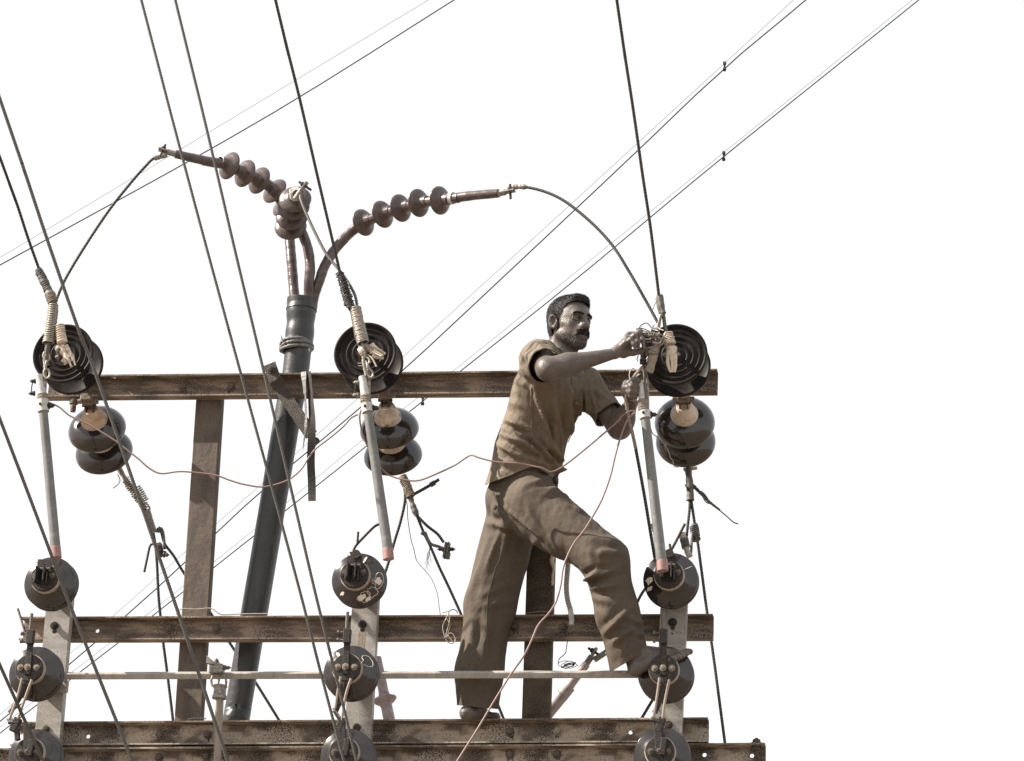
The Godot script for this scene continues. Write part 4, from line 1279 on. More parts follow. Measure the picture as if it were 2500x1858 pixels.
	t = thing("pale_connector", "pale ringed connector hooked under the right line tie, beside the right post insulator", "connector", sat(6, 1585, 900, W + .1))
	part_tube(t, "sleeve", run(6, [1552, 835, 1575, 890, 1590, 950, 1608, 990], W + .08, W + .08), .015, M.alu_bright, 0, .1, .013, .16, 120, 1, 14, .004)
	part_coil(t, run(6, [1570, 870, 1585, 930], W + .08, W + .08), .017, .0026, 8, M.alu)
	part_tube(t, "hook", run(6, [1606, 985, 1618, 960, 1622, 880, 1630, 790], W + .08, W), .0062, M.alu, 6)
	# blades between the second and the lowest post insulators
	var l := ["left pale blade pair hinged between the two lower left post insulators", "middle pale blade pair hinged between the two lower middle post insulators", "right pale blade pair hinged between the two lower right post insulators"]
	for i in 3:
		var s: int = [7, 8, 9][i]
		var a: Array = [[150, 1095, 118, 1220, 62, 1375], [640, 1085, 620, 1180, 602, 1300], [1130, 1092, 1113, 1220, 1090, 1360]][i]
		var b: Array = [[215, 1105, 165, 1240, 120, 1370], [708, 1098, 670, 1220, 645, 1380], [1196, 1105, 1168, 1240, 1150, 1370]][i]
		var q := thing("isolator_blade", l[i], "isolator blade", sat(s, a[0], a[1], .37), "paired isolator blades in front of the straps")
		for arm in [a, b]: part_tube(q, "arm", run(s, arm, .365, .35), .0058, M.copper)
		part_tube(q, "flexible_strap", run(s, [(a[0] + b[0]) * .5 - 6, 1120, (a[2] + b[2]) * .5 + 6, 1200, (a[4] + b[4]) * .5 - 24, 1330], .36, .34), .008, M.iron, 0, .1, .012, .12, 70, 2, 8)
		part_tube(q, "cross_pin", PackedVector3Array([sat(s, a[4] - 14, a[5] - 2, .35), sat(s, b[4] + 8, b[5] + 4, .35)]), .005, M.zinc)
		part_tube(q, "cross_pin", PackedVector3Array([sat(s, a[4] - 6, a[5] + 20, .35), sat(s, b[4] + 4, b[5] + 26, .35)]), .0065, M.iron)
		var mb2 := MB.new()
		box(mb2, sat(s, (a[4] + b[4]) * .5 + 14, 1410, .34), Basis(N, -.35) * Basis(U, Vector3.UP, N), Vector3(.03, .06, .03), .004)
		box(mb2, sat(s, (a[4] + b[4]) * .5 + 24, 1460, .34), Basis(N, .2) * Basis(U, Vector3.UP, N), Vector3(.022, .07, .02), .004)
		put("hinge_block", mb2, M.iron, q)
	# things hanging behind the man
	t = thing("corrugated_hose", "short corrugated grey hose with a white end, hanging behind the man's knee", "hose", sat(9, 520, 285, -.06))
	part_tube(t, "hose", run(9, [520, 270, 514, 340, 506, 430, 504, 500, 512, 570, 532, 640], .06, .06), .0105, M.alu_bright, 0, .1, -1, .17, 560, 0, 14, .0018)
	part_tube(t, "white_end", run(9, [530, 632, 538, 690, 539, 737], .06, .06), .011, M.pipe_white, 0, .1, -1, .08, 420, 0, 14, .0022)
	t = thing("wrapped_rope_end", "frayed cream rope end hanging beside the dark right column", "rope", sat(9, 410, 300, -.03))
	part_tube(t, "rope", run(9, [412, 190, 414, 260, 404, 310, 418, 350, 412, 410, 410, 470], -.0, -.0), .011, M.cream, 0, .1, .004, .35, 70, 2, 12, .005)
	t = thing("clamped_cable", "dark cable running down behind the right grey fuse tube", "cable", sat(6, 1205, 100, .38))
	part_tube(t, "cable", run(6, [1195, 20, 1212, 110, 1250, 290, 1300, 560, 1345, 830, 1375, 1010, 1390, 1120], .42, .1), .0072, M.alu_dark, 6)
	part_tube(t, "cable", run(9, [1035, 490, 1005, 535, 985, 575, 950, 660], -.1, -.2), .0066, M.alu_dark, 6)
	part_tube(t, "cable", run(9, [1100, 1215, 1060, 1280, 1015, 1356, 950, 1460], -.05, -.05), .0066, M.alu_dark, 6)

func far_wires():
	var g := "thin overhead wires far behind"
	var l := [
		[[-60, 681, 0, 647, 626, 300, 1108, 0, 1300, -122], .0042, "thick black far wire, lower of the pair at the upper left"],
		[[-60, 662, 0, 628.6, 548, 300, 1046, 0, 1240, -118], .0016, "hair-thin grey far wire, upper of the pair at the upper left"],
		[[2100, -122, 1968, 0, 1769, 165, 1560, 365, 984, 905, 881, 995, 639, 1197, 450, 1375, 229, 1572, 0, 1761, -100, 1843], .0042, "thick black far wire passing above the man's head to the middle discs"],
		[[2100, -152, 1937, 0, 1400, 492.6, 981, 874, 881, 966, 525, 1282, 280, 1501, 0, 1744.6, -100, 1830], .0016, "hair-thin grey far wire just above the thick one over the man's head"],
		[[2400, -130, 2243, 0, 1767, 382, 1400, 687, 1128, 903, 881, 1100, 619, 1309, 285, 1572, 83.5, 1726, 0, 1790, -100, 1866], .0038, "black far wire passing just behind the man's head"],
		[[2400, -144, 2227, 0, 1400, 668.7, 1110, 903, 881, 1077, 621, 1293, 358, 1501, 0, 1775, -100, 1852], .0016, "hair-thin grey far wire above the one behind the man's head"]]
	for q in l:
		var p := run(0, q[0], -5.0, -6.5)
		wire("overhead_wire", extend(p, 6, 6), q[1], M.black_wire if q[1] > .002 else M.thin_wire, q[2], "wire", g, 0, .1, .4)
	var s := [[1769, 162], [1767, 381], [1032, 977]]
	var sl := ["small dark spacer on the upper far wire at the upper right", "small dark spacer on the lower far wire at the right", "small dark spacer on the far wire just under the top crossarm"]
	for i in 3:
		var t := thing("wire_spacer", sl[i], "spacer", at(s[i][0], s[i][1], -5.4))
		var mb := MB.new()
		var c := at(s[i][0], s[i][1], -5.35)
		box(mb, c, Basis(U, Vector3.UP, N), Vector3(.012, .055, .012), .003)
		lathe(mb, [Vector2(0, -.012), Vector2(.013, -.008), Vector2(.013, .008), Vector2(0, .012)], c + Vector3.UP * .022, U, 10)
		lathe(mb, [Vector2(0, -.012), Vector2(.013, -.008), Vector2(.013, .008), Vector2(0, .012)], c - Vector3.UP * .022, U, 10)
		put("spacer_body", mb, M.black_wire, t)

func loose_wires():
	var p1 := run(4, [322, 362, 400, 398, 470, 455, 600, 515, 700, 575, 800, 640, 880, 705, 935, 748, 1000, 805, 1080, 843, 1200, 830, 1300, 835, 1450, 855, 1550, 890, 1650, 918, 1780, 932, 1930, 890, 2020, 820, 2070, 745, 2120, 680, 2203, 615, 2300, 535, 2360, 470, 2407, 446], .46, .44)
	wire("insulated_wire", p1, .0036, M.pink_wire, "thin pinkish wire sagging from the left fuse tube to the middle fuse tube", "wire", "thin pink insulated wires", 0, .1, .01)
	var p2 := run(5, [778, 405, 762, 450, 764, 510, 778, 575, 800, 632, 818, 668, 850, 735, 905, 798, 960, 848, 1050, 880, 1150, 891, 1250, 860, 1400, 798, 1470, 758, 1525, 735, 1580, 757, 1700, 788, 1850, 800, 2000, 830, 2120, 838, 2203, 824, 2270, 800, 2380, 750, 2460, 700, 2510, 620, 2550, 510, 2600, 430, 2680, 440], .44, .5)
	var a2 := PackedVector3Array()
	for i in p2.size():
		var f := float(i) / (p2.size() - 1)
		a2.append(p2[i] + N * (.0 if f < .4 else .05 * sin(PI * (f - .4) / .6)) - N * (.06 * exp(-pow((f - .17) / .1, 2))))
	a2.resize(a2.size() - 6)
	a2.append_array(run(6, [960, 345, 1010, 270, 1052, 180, 1102, 100, 1140, 55, 1180, 25, 1215, 8, 1245, 12], .5, .47))
	var a3 := PackedVector3Array()
	for i in a2.size():
		if i < 20 or i > 24: a3.append(a2[i])
	wire("insulated_wire", a3, .0036, M.pink_wire, "thin pinkish wire from the middle fuse tube across the man's waist", "wire", "thin pink insulated wires", 0, .1, .01)
	wire("insulated_wire", extend(run(0, [1550, 1007, 1532, 1025, 1517, 1062, 1503, 1109, 1490, 1163, 1470, 1218, 1448.6, 1258, 1427, 1294, 1401, 1327, 1383, 1363, 1374, 1392, 1369, 1428, 1358, 1468, 1340, 1497, 1314, 1526.5, 1298, 1563, 1278, 1603, 1247, 1646.5, 1222, 1686.5, 1195.5, 1730, 1163, 1784.5, 1117, 1857], .5, .75), 0, .8), .0038, M.pink_wire, "thin pinkish wire falling from the right fuse tube across the bent leg", "wire", "thin pink insulated wires", 0, .1, .01)
	# bundle in the man's hands
	rng.seed = 99
	var t := thing("wire_bundle", "tangle of pale loose strands between the man's two hands and the right black discs", "wire bundle", sat(3, 1430, 800, .5))
	for k in 9:
		var j := func(s: float) -> float: return rng.randf_range(-s, s)
		part_tube(t, "strand", run(3, [1522 + j.call(8), 430, 1500 + j.call(12), 540, 1472 + j.call(16), 640, 1440 + j.call(18), 740, 1410 + j.call(16), 830, 1345 + j.call(14), 910, 1290 + j.call(12), 970, 1238 + j.call(8), 1040, 1205, 1110, 1204 + j.call(6), 1190], .48 + j.call(.012), .46 + j.call(.01)), .0034, M.alu_bright if k % 3 else M.rope)
	part_coil(t, run(3, [1478, 640, 1452, 730, 1432, 800], .48, .485), .021, .003, 15, M.alu_bright, .024, .35)
	for k in 34:
		var c := Vector2(1400 + rng.randf_range(-45, 80), 630 + rng.randf_range(-60, 80))
		var pp := PackedVector3Array()
		var a := rng.randf() * TAU
		var w := .50 + rng.randf_range(-.03, .03)
		var rr := rng.randf_range(12, 46)
		for i in 7: 
			pp.append(sat(3, c.x + cos(a + i * rng.randf_range(.4, .9)) * rr * (1.0 + .12 * i), c.y + sin(a + i * .62) * rr * .8, w + .01 * sin(i * 1.3 + k)))
		part_tube(t, "loose_strand", pp, .0025, [M.alu_bright, M.alu, M.alu_bright, M.iron][k % 4], 0, .1, -1, 0, 0, 0, 5)
	for q in [[1455, 600, 1440, 560, 1390, 508, 1340, 530, 1322, 556], [1420, 590, 1370, 562, 1320, 555, 1296, 568], [1450, 585, 1445, 545, 1460, 525], [1500, 610, 1400, 590, 1340, 570, 1320, 560], [1310, 850, 1302, 825, 1318, 800], [1240, 1020, 1236, 960, 1262, 912, 1282, 920]]:
		part_tube(t, "loose_strand", run(3, q, .5, .49), .0022, M.iron if q[1] < 1000 else M.alu_bright, 0, .1, -1, 0, 0, 0, 5)
	part_tube(t, "loop_strand", run(3, [1560, 640, 1530, 700, 1470, 720, 1400, 740], .5, .5), .004, M.rope)
	part_tube(t, "loop_strand", run(3, [1360, 730, 1400, 735, 1440, 720, 1500, 690, 1540, 640, 1562, 590], .51, .5), .0035, M.alu_bright)
	part_tube(t, "cream_sleeve", run(3, [1448, 800, 1436, 870, 1410, 950], .5, .49), .019, M.rope, 0, .1, .017, .14, 80, 2, 14, .005)
	part_tube(t, "strand_tail", run(3, [1204, 1180, 1216, 1270, 1235, 1380, 1262, 1490, 1296, 1640], .46, .42), .008, M.rope, 6, .1, .007)
	var mb := MB.new()
	for k in 2: box(mb, sat(3, 1358, 842 + k * 22, .5), Basis(N, .12) * Basis(U, Vector3.UP, N), Vector3(.026, .009, .02), .002)
	box(mb, sat(3, 1350, 800, .46), Basis(N, .05) * Basis(U, Vector3.UP, N), Vector3(.014, .07, .012), .002)
	put("wire_clip", mb, M.iron, t)
	part_tube(t, "contact_strip", run(3, [1358, 870, 1372, 1000, 1388, 1190], .475, .475), .0055, M.alu)
	# thin scrap wires
	wire("scrap_wire", run(5, [1042, 890, 1060, 925, 1084, 950, 1074, 1000, 1086, 1060, 1090, 1150, 1110, 1280, 1130, 1350, 1150, 1430, 1200, 1490, 1245, 1545, 1270, 1600, 1290, 1660, 1300, 1740, 1316, 1840, 1325, 1880], -.28, -.05), .0018, M.alu, "thin crinkled scrap wire trailing down from the middle line tie", "scrap wire", "", 0, .1, .01)
	var u := thing("scrap_coil", "small loose loop of pale wire hooked on the second crossarm, left of the man's leg", "scrap wire", sat(8, 1365, 660, .07))
	part_tube(u, "loop", run(8, [1322, 658, 1365, 645, 1350, 690, 1325, 740, 1330, 790, 1355, 850, 1390, 862, 1412, 840, 1395, 800, 1370, 790, 1342, 830, 1356, 770, 1372, 700, 1362, 655], .07, .075), .0022, M.alu_bright)
	part_tube(u, "loop", run(8, [1365, 650, 1385, 632, 1415, 640, 1425, 660], .07, .06), .002, M.alu_dark)
	part_tube(u, "loop", run(8, [1345, 680, 1375, 740, 1360, 800, 1392, 850], .072, .075), .0022, M.rope)
	u = thing("scrap_coil", "small tangle of black wire lying on the level bar behind the bent leg", "scrap wire", sat(9, 510, 1015, .15))
	part_tube(u, "tail", run(9, [510, 848, 502, 900, 496, 930, 455, 965, 448, 1000], .1, .15), .002, M.iron)
	rng.seed = 12
	for k in 6:
		var pp := PackedVector3Array()
		for i in 7: pp.append(sat(9, 515 + rng.randf_range(-8, 8) + cos(i * 1.05 + k * 1.7) * (62 - k * 5), 1008 + rng.randf_range(-7, 7) + sin(i * 1.05 + k * 1.2) * (26 - k * 3), .10 + .02 * sin(i * 1.05)))
		part_tube(u, "loop", pp, .0014, M.iron, 0, .1, -1, 0, 0, 0, 5)
	u = thing("scrap_wire", "thin bent wire lying on the second crossarm by the left column", "scrap wire", sat(7, 1200, 640, .03))
	part_tube(u, "wire", run(7, [1180, 668, 1220, 630, 1320, 632, 1410, 625, 1450, 645, 1490, 668, 1600, 664, 1800, 662], .03, .03), .0026, M.alu_bright)
	u = thing("scrap_wire", "short bent wire lying on the third crossarm by the left column", "scrap wire", sat(7, 1300, 1370, .02))
	part_tube(u, "wire", run(7, [1260, 1374, 1310, 1364, 1385, 1368], .03, .03), .0028, M.alu_bright)
	part_tube(u, "wire", run(7, [1325, 1340, 1352, 1362, 1362, 1370], .03, .03), .0028, M.alu)
	u = thing("scrap_wire", "thin wire looped against the right brown insulator pair", "scrap wire", sat(6, 1420, 200, .05))
	part_tube(u, "wire", run(6, [1345, 125, 1362, 165, 1410, 200, 1445, 245, 1470, 290, 1478, 325, 1497, 345, 1500, 380, 1530, 388], .0, -.15), .0022, M.alu_bright)
	u = thing("scrap_wire", "thin pale wire lying along the second crossarm by the right column", "scrap wire", sat(9, 320, 650, .03))
	part_tube(u, "wire", run(9, [230, 660, 300, 650, 350, 647, 405, 652], .03, .03), .0024, M.pink_wire)

# ---------------------------------------------------------------- soft bodies: fields joined by a smooth minimum, meshed as surface nets
class Field:
	var lo: Vector3
	var cell: float
	var nx: int
	var ny: int
	var nz: int
	var k: float
	var S := PackedFloat32Array()
	var D := PackedFloat32Array()
	var done := false
	func _init(a: Vector3, b: Vector3, c: float, blend: float):
		lo = a
		cell = c
		nx = int(ceil((b.x - a.x) / c)) + 1
		ny = int(ceil((b.y - a.y) / c)) + 1
		nz = int(ceil((b.z - a.z) / c)) + 1
		k = 1.0 / blend
		S.resize(nx * ny * nz)
		S.fill(1e-9)
	func span(a: Vector3, b: Vector3) -> Array:
		return [clampi(int((a.x - lo.x) / cell), 0, nx - 1), clampi(int((b.x - lo.x) / cell) + 1, 0, nx - 1), clampi(int((a.y - lo.y) / cell), 0, ny - 1), clampi(int((b.y - lo.y) / cell) + 1, 0, ny - 1), clampi(int((a.z - lo.z) / cell), 0, nz - 1), clampi(int((b.z - lo.z) / cell) + 1, 0, nz - 1)]
	# tapered limb; flat > 1 widens it along axis f
	func limb(a: Vector3, b: Vector3, ra: float, rb: float, f := Vector3.ZERO, flat := 1.0):
		var m := 3.2 / k + cell
		var R := maxf(ra, rb) * maxf(flat, 1.0) + m
		var s := span(a.min(b) - Vector3.ONE * R, a.max(b) + Vector3.ONE * R)
		var ab := b - a
		var fl := 1.0 - 1.0 / flat
		if flat != 1.0: ab -= f * (ab.dot(f) * fl)
		var L2 := maxf(ab.length_squared(), 1e-9)
		for z in range(s[4], s[5] + 1):
			for y in range(s[2], s[3] + 1):
				var i: int = (z * ny + y) * nx + s[0]
				var p := lo + Vector3(s[0], y, z) * cell - a
				for x in range(s[0], s[1] + 1):
					var q := p
					if flat != 1.0: q -= f * (q.dot(f) * fl)
					var h := clampf(q.dot(ab) / L2, 0.0, 1.0)
					var d := (q - ab * h).length() - ra - (rb - ra) * h
					if d < m: S[i] += exp(-k * maxf(d, -.25))
					i += 1
					p.x += cell
	func blob(c: Vector3, r: Vector3, b := Basis()):
		var m := 3.2 / k + cell
		var R := maxf(r.x, maxf(r.y, r.z)) + m
		var s := span(c - Vector3.ONE * R, c + Vector3.ONE * R)
		var bt := b.transposed()
		for z in range(s[4], s[5] + 1):
			for y in range(s[2], s[3] + 1):
				var i: int = (z * ny + y) * nx + s[0]
				var p := lo + Vector3(s[0], y, z) * cell - c
				for x in range(s[0], s[1] + 1):
					var q := bt * p
					var k0 := (q / r).length()
					var k1 := (q / (r * r)).length()
					var d := k0 * (k0 - 1.0) / maxf(k1, 1e-6)
					if d < m: S[i] += exp(-k * maxf(d, -.25))
					i += 1
					p.x += cell
	func finish():
		if done: return
		done = true
		D.resize(S.size())
		for i in S.size(): D[i] = -log(S[i]) / k
	func dent(c: Vector3, r: Vector3, b := Basis(), soft := .004):
		finish()
		var R := maxf(r.x, maxf(r.y, r.z)) + soft * 3.0 + cell
		var s := span(c - Vector3.ONE * R, c + Vector3.ONE * R)
		var bt := b.transposed()
		for z in range(s[4], s[5] + 1):
			for y in range(s[2], s[3] + 1):
				for x in range(s[0], s[1] + 1):
					var i: int = (z * ny + y) * nx + x
					var q := bt * (lo + Vector3(x, y, z) * cell - c)
					var k0 := (q / r).length()
					var k1 := (q / (r * r)).length()
					var e := -k0 * (k0 - 1.0) / maxf(k1, 1e-6)
					var h := maxf(soft - absf(D[i] - e), 0.0) / soft
					D[i] = maxf(D[i], e) + h * h * soft * .25
	func net(mb):
		finish()
		var v0: int = mb.v.size()
		var i0: int = mb.ix.size()
		var at_cell := PackedInt32Array()
		at_cell.resize(nx * ny * nz)
		at_cell.fill(-1)
		var off := [0, 1, nx, nx + 1, nx * ny, nx * ny + 1, nx * ny + nx, nx * ny + nx + 1]
		var o7: int = off[7]
		var o6: int = off[6]
		var o5: int = off[5]
		var o4: int = off[4]
		var o3: int = off[3]
		var o2: int = off[2]
		var ed := [[0, 1], [2, 3], [4, 5], [6, 7], [0, 2], [1, 3], [4, 6], [5, 7], [0, 4], [1, 5], [2, 6], [3, 7]]
		for z in nz - 1:
			for y in ny - 1:
				var i := (z * ny + y) * nx
				for x in nx - 1:
					var n := int(D[i] < 0) + int(D[i + 1] < 0) + int(D[i + o2] < 0) + int(D[i + o3] < 0) + int(D[i + o4] < 0) + int(D[i + o5] < 0) + int(D[i + o6] < 0) + int(D[i + o7] < 0)
					if n != 0 and n != 8:
						var sum := Vector3.ZERO
						var c := 0
						for e in ed:
							var da := D[i + off[e[0]]]
							var db := D[i + off[e[1]]]
							if (da < 0) != (db < 0):
								var t := da / (da - db)
								var pa := Vector3(e[0] & 1, (e[0] >> 1) & 1, e[0] >> 2)
								var pb := Vector3(e[1] & 1, (e[1] >> 1) & 1, e[1] >> 2)
								sum += pa.lerp(pb, t)
								c += 1
						at_cell[i] = mb.vert(lo + (Vector3(x, y, z) + sum / c) * cell)
					i += 1
		for z in range(1, nz - 1):
			for y in range(1, ny - 1):
				for x in range(1, nx - 1):
					var i := (z * ny + y) * nx + x
					var s := D[i] < 0
					if s != (D[i + 1] < 0):
						flip(mb, s, at_cell[i], at_cell[i - nx], at_cell[i - nx - nx * ny], at_cell[i - nx * ny])
					if s != (D[i + nx] < 0):
						flip(mb, s, at_cell[i], at_cell[i - nx * ny], at_cell[i - 1 - nx * ny], at_cell[i - 1])
					if s != (D[i + nx * ny] < 0):
						flip(mb, s, at_cell[i], at_cell[i - 1], at_cell[i - 1 - nx], at_cell[i - nx])
		mb.normals(v0, i0)
	func flip(mb, s: bool, a: int, b: int, c: int, d: int):
		if a < 0 or b < 0 or c < 0 or d < 0: return
		if s: mb.quad(a, b, c, d)
		else: mb.quad(a, d, c, b)

# keep the side of g below zero; new edges are cut cleanly
func clip(mb: MB, g: Callable) -> MB:
	var o := MB.new()
	var val := PackedFloat32Array()
	val.resize(mb.v.size())
	for i in mb.v.size(): val[i] = g.call(mb.v[i])
	var remap := {}
	var edge := {}
	for i in range(0, mb.ix.size(), 3):
		var poly := []
		for j in 3:
			var a := mb.ix[i + j]
			var b := mb.ix[i + (j + 1) % 3]
			if val[a] < 0:
				if not remap.has(a):
					o.col = mb.c[a]
					remap[a] = o.vert(mb.v[a], mb.n[a], mb.uv[a])
				poly.append(remap[a])
			if (val[a] < 0) != (val[b] < 0):
				var key := Vector2i(mini(a, b), maxi(a, b))
				if not edge.has(key):
					var t := val[key.x] / (val[key.x] - val[key.y])
					o.col = mb.c[key.x]
					edge[key] = o.vert(mb.v[key.x].lerp(mb.v[key.y], t), mb.n[key.x].lerp(mb.n[key.y], t).normalized())
				poly.append(edge[key])
		for j in range(1, poly.size() - 1):
			o.ix.append(poly[0])
			o.ix.append(poly[j])
			o.ix.append(poly[j + 1])
	return o

# give a cut cloth sheet a thickness and rim
func push(mb: MB, h: Callable):
	var d := PackedFloat32Array()
	d.resize(mb.v.size())
	for i in mb.v.size(): d[i] = h.call(mb.v[i], mb.n[i])
	for i in mb.v.size(): mb.v[i] += mb.n[i] * d[i]
	mb.normals(0, 0)

# folds measured in the photo, standing on the cloth that faces the viewer: sheet, x0, y0, x1, y1, width, height
func fold_height(p: Vector3, n: Vector3, folds: Array, noise: FastNoiseLite, amp: float, along: Vector3) -> float:
	var h := 0.0
	var facing := n.dot((eye - p).normalized())
	if facing > -.25:
		var q := seen(p)
		var fz := smoothstep(.0, .38, facing)
		for f in folds:
			var ab: Vector2 = f[1] - f[0]
			var t := clampf((q - f[0]).dot(ab) / ab.length_squared(), 0, 1)
			var c: Vector2 = f[0] + ab * t
			var w: float = f[2]
			var side := (q - c).dot(Vector2(-ab.y, ab.x).normalized())
			var r := q.distance_to(c) / w
			if r < 3.0:
				h += 1.5 * f[3] * fz * ((.5 * exp(-r * r) + .5 * exp(-1.7 * r)) - .5 * exp(-pow((absf(side) / w - 1.5), 2) * 1.5) * exp(-pow((r - absf(side) / w), 2))) * (.35 + .65 * sin(PI * clampf(t * .9 + .08, 0, 1)))
	var s := p - along * p.dot(along) * .72
	h += amp * (noise.get_noise_3dv(s * 14.0) + .5 * noise.get_noise_3dv(s * 31.0 + Vector3(9, 2, 4)))
	return h
func fl(s: int, list: Array) -> Array:
	var o := []
	for q in list: o.append([sp(s, q[0], q[1]), sp(s, q[2], q[3]), q[4], q[5]])
	return o

func person():
	var t := thing("person", "barefoot man in khaki shirt and brown trousers, straddling the crossarms and tying wires", "person", at(1165, 1750, .02))
	var J: Dictionary[String, Vector3] = {
		"pelvis": at(1282, 1180, .2), "hipR": at(1300, 1222, .28), "hipL": at(1262, 1215, .10),
		"kneeR": at(1477, 1368, .36), "ankleR": at(1545, 1598, .285), "kneeL": at(1197, 1478, .07), "ankleL": at(1165, 1722, .04),
		"waist": at(1288, 1110, .24), "chest": at(1338, 960, .30), "neck0": at(1362, 875, .31), "neck1": at(1378, 815, .345),
		"shR": at(1318, 880, .45), "elR": at(1338, 902, .64), "wrR": at(1500, 863, .56),
		"shL": at(1428, 938, .22), "elL": at(1512, 1045, .27), "wrL": at(1541, 985, .39)}
	var noise := FastNoiseLite.new()
	noise.seed = 17
	noise.frequency = 1.0
	noise.fractal_octaves = 2
	var skin := MB.new()
	skin.col = Color(1, 1, 1)
	# ---- trunk and limbs under the clothes
	var lo := at(1050, 1790, .0)
	lo = Vector3(1e9, 1e9, 1e9)
	var hi := -lo
	for q in J.values():
		lo = lo.min(q)
		hi = hi.max(q)
	lo -= Vector3.ONE * .14
	hi += Vector3.ONE * .14
	var B := Field.new(lo, hi, .0115, .012)
	var cr: Vector3 = (J.shR - J.shL).normalized()
	B.limb(J.pelvis, J.waist, .10, .095, cr, 1.25)
	B.limb(J.waist, J.chest, .095, .10, cr, 1.3)
	B.limb(J.chest, J.neck0, .095, .055, cr, 1.2)
	B.limb(J.shR, J.shL, .05, .05)
	B.limb(J.neck0, J.neck1, .058, .056)
	B.limb(J.hipR, J.kneeR, .075, .054)
	B.limb(J.kneeR, J.ankleR, .054, .036)
	B.limb(J.hipL, J.kneeL, .075, .054)
	B.limb(J.kneeL, J.ankleL, .054, .036)
	B.limb(J.shR, J.elR, .052, .044)
	B.limb(J.elR, (J.elR as Vector3).lerp(J.wrR, .3), .040, .0425)
	B.limb((J.elR as Vector3).lerp(J.wrR, .3), J.wrR, .0425, .0225)
	B.limb(J.shL, J.elL, .048, .043)
	B.limb(J.elL, (J.elL as Vector3).lerp(J.wrL, .35), .042, .041)
	B.limb((J.elL as Vector3).lerp(J.wrL, .35), J.wrL, .041, .027)
	B.net(skin)
	# ---- hands
	hand(skin, J.wrR, [
		[[1538, 819, .515], [1563, 810, .505], [1574, 826, .505], [1578, 846, .51]],
		[[1535, 822, .535], [1560, 813, .53], [1569, 830, .53], [1572, 849, .53]],
		[[1531, 829, .555], [1549, 820, .562], [1557, 834, .56], [1559, 850, .555]],
		[[1527, 837, .572], [1540, 829, .585], [1548, 840, .585], [1551, 851, .58]]],
		[[1522, 862, .535], [1546, 861, .52], [1564, 858, .515], [1577, 851, .515]], [1508, 857, .555])
	hand(skin, J.wrL, [
		[[1530, 937, .455], [1546, 928, .485], [1558, 930, .475], [1563, 937, .46]],
		[[1526, 947, .46], [1542, 943, .49], [1554, 945, .48], [1558, 950, .462]],
		[[1527, 957, .455], [1541, 956, .485], [1552, 958, .477], [1556, 962, .46]],
		[[1530, 966, .445], [1541, 967, .472], [1550, 969, .468], [1553, 972, .455]]],
		[[1540, 955, .40], [1548, 936, .415], [1556, 922, .43], [1564, 916, .44]], [1538, 972, .40])
	# ---- feet
	foot(skin, J.ankleR, at(1551, 1634, .295), at(1618, 1600, .30), [[1685, 1591, .262, .0108], [1677, 1597, .279, .0080], [1668, 1601, .295, .0078], [1658, 1605, .310, .0076], [1645, 1609, .324, .0078]], .028)
	foot(skin, J.ankleL, at(1141, 1741, .10), at(1178, 1748, -.02), [[1196, 1750, -.10, .0125], [1204, 1752, -.09, .0098], [1211, 1752, -.075, .0095], [1215, 1752, -.055, .0092], [1216, 1752, -.03, .009]], .030)
	# ---- head, in its own frame: x to the nose, y up, z to his right ear
	var al := deg_to_rad(41.0)
	var fwd := (U * cos(al) + N * sin(al)).rotated(Vector3.UP, 0.0)
	fwd = (fwd + Vector3.DOWN * .03).normalized()
	var hup := (Vector3.UP + U * -.035)
	hup = (hup - fwd * hup.dot(fwd)).normalized()
	var hz := fwd.cross(hup)
	var hs := .935
	var H := Transform3D(Basis(fwd, hup, hz) * hs, at(1389, 796, .37))
	var hm := MB.new()
	var F := Field.new(Vector3(-.125, -.2, -.115), Vector3(.15, .15, .115), .0032, .0085)
	F.blob(Vector3(-.010, .050, 0), Vector3(.094, .077, .074))
	F.blob(Vector3(.045, .045, 0), Vector3(.052, .062, .060))
	F.blob(Vector3(.050, -.028, 0), Vector3(.046, .066, .055))
	F.blob(Vector3(.012, -.045, 0), Vector3(.058, .045, .062))
	F.limb(Vector3(.0, -.05, .052), Vector3(.068, -.096, .016), .016, .018)
	F.limb(Vector3(.0, -.05, -.052), Vector3(.068, -.096, -.016), .016, .018)
	F.blob(Vector3(.076, -.098, 0), Vector3(.020, .018, .022))
	F.limb(Vector3(.083, .029, -.034), Vector3(.083, .029, .034), .0135, .0135)
	F.blob(Vector3(.03, .02, 0), Vector3(.05, .05, .064))
	F.limb(Vector3(.089, .031, -.012), Vector3(.089, .031, .012), .0125, .0125)
	F.limb(Vector3(.058, -.014, .042), Vector3(.030, -.008, .054), .0155, .013)
	F.limb(Vector3(.058, -.014, -.042), Vector3(.030, -.008, -.054), .0155, .013)
	F.limb(Vector3(.096, .018, 0), Vector3(.114, -.022, 0), .0085, .0125)
	F.blob(Vector3(.104, -.025, .0135), Vector3(.0125, .0095, .008))
	F.blob(Vector3(.104, -.025, -.0135), Vector3(.0125, .0095, .008))
	F.blob(Vector3(.084, -.055, 0), Vector3(.016, .024, .026))
	F.limb(Vector3(-.018, -.05, 0), Vector3(-.045, -.20, 0), .052, .058)
	F.limb(Vector3(.02, -.09, 0), Vector3(-.02, -.19, 0), .030, .04)
	F.limb(Vector3(.094, -.0595, -.014), Vector3(.094, -.0595, .014), .0052, .0052)
	F.limb(Vector3(.093, -.070, -.013), Vector3(.093, -.070, .013), .0060, .0060)
	F.finish()
	for s in [-1.0, 1.0]:
		F.dent(Vector3(.101, .009, s * .033), Vector3(.024, .0125, .019), Basis(), .006)
		F.dent(Vector3(.112, -.034, s * .008), Vector3(.006, .004, .004), Basis(), .002)
	F.dent(Vector3(.103, -.0645, 0), Vector3(.007, .0016, .026), Basis(), .003)
	F.net(hm)
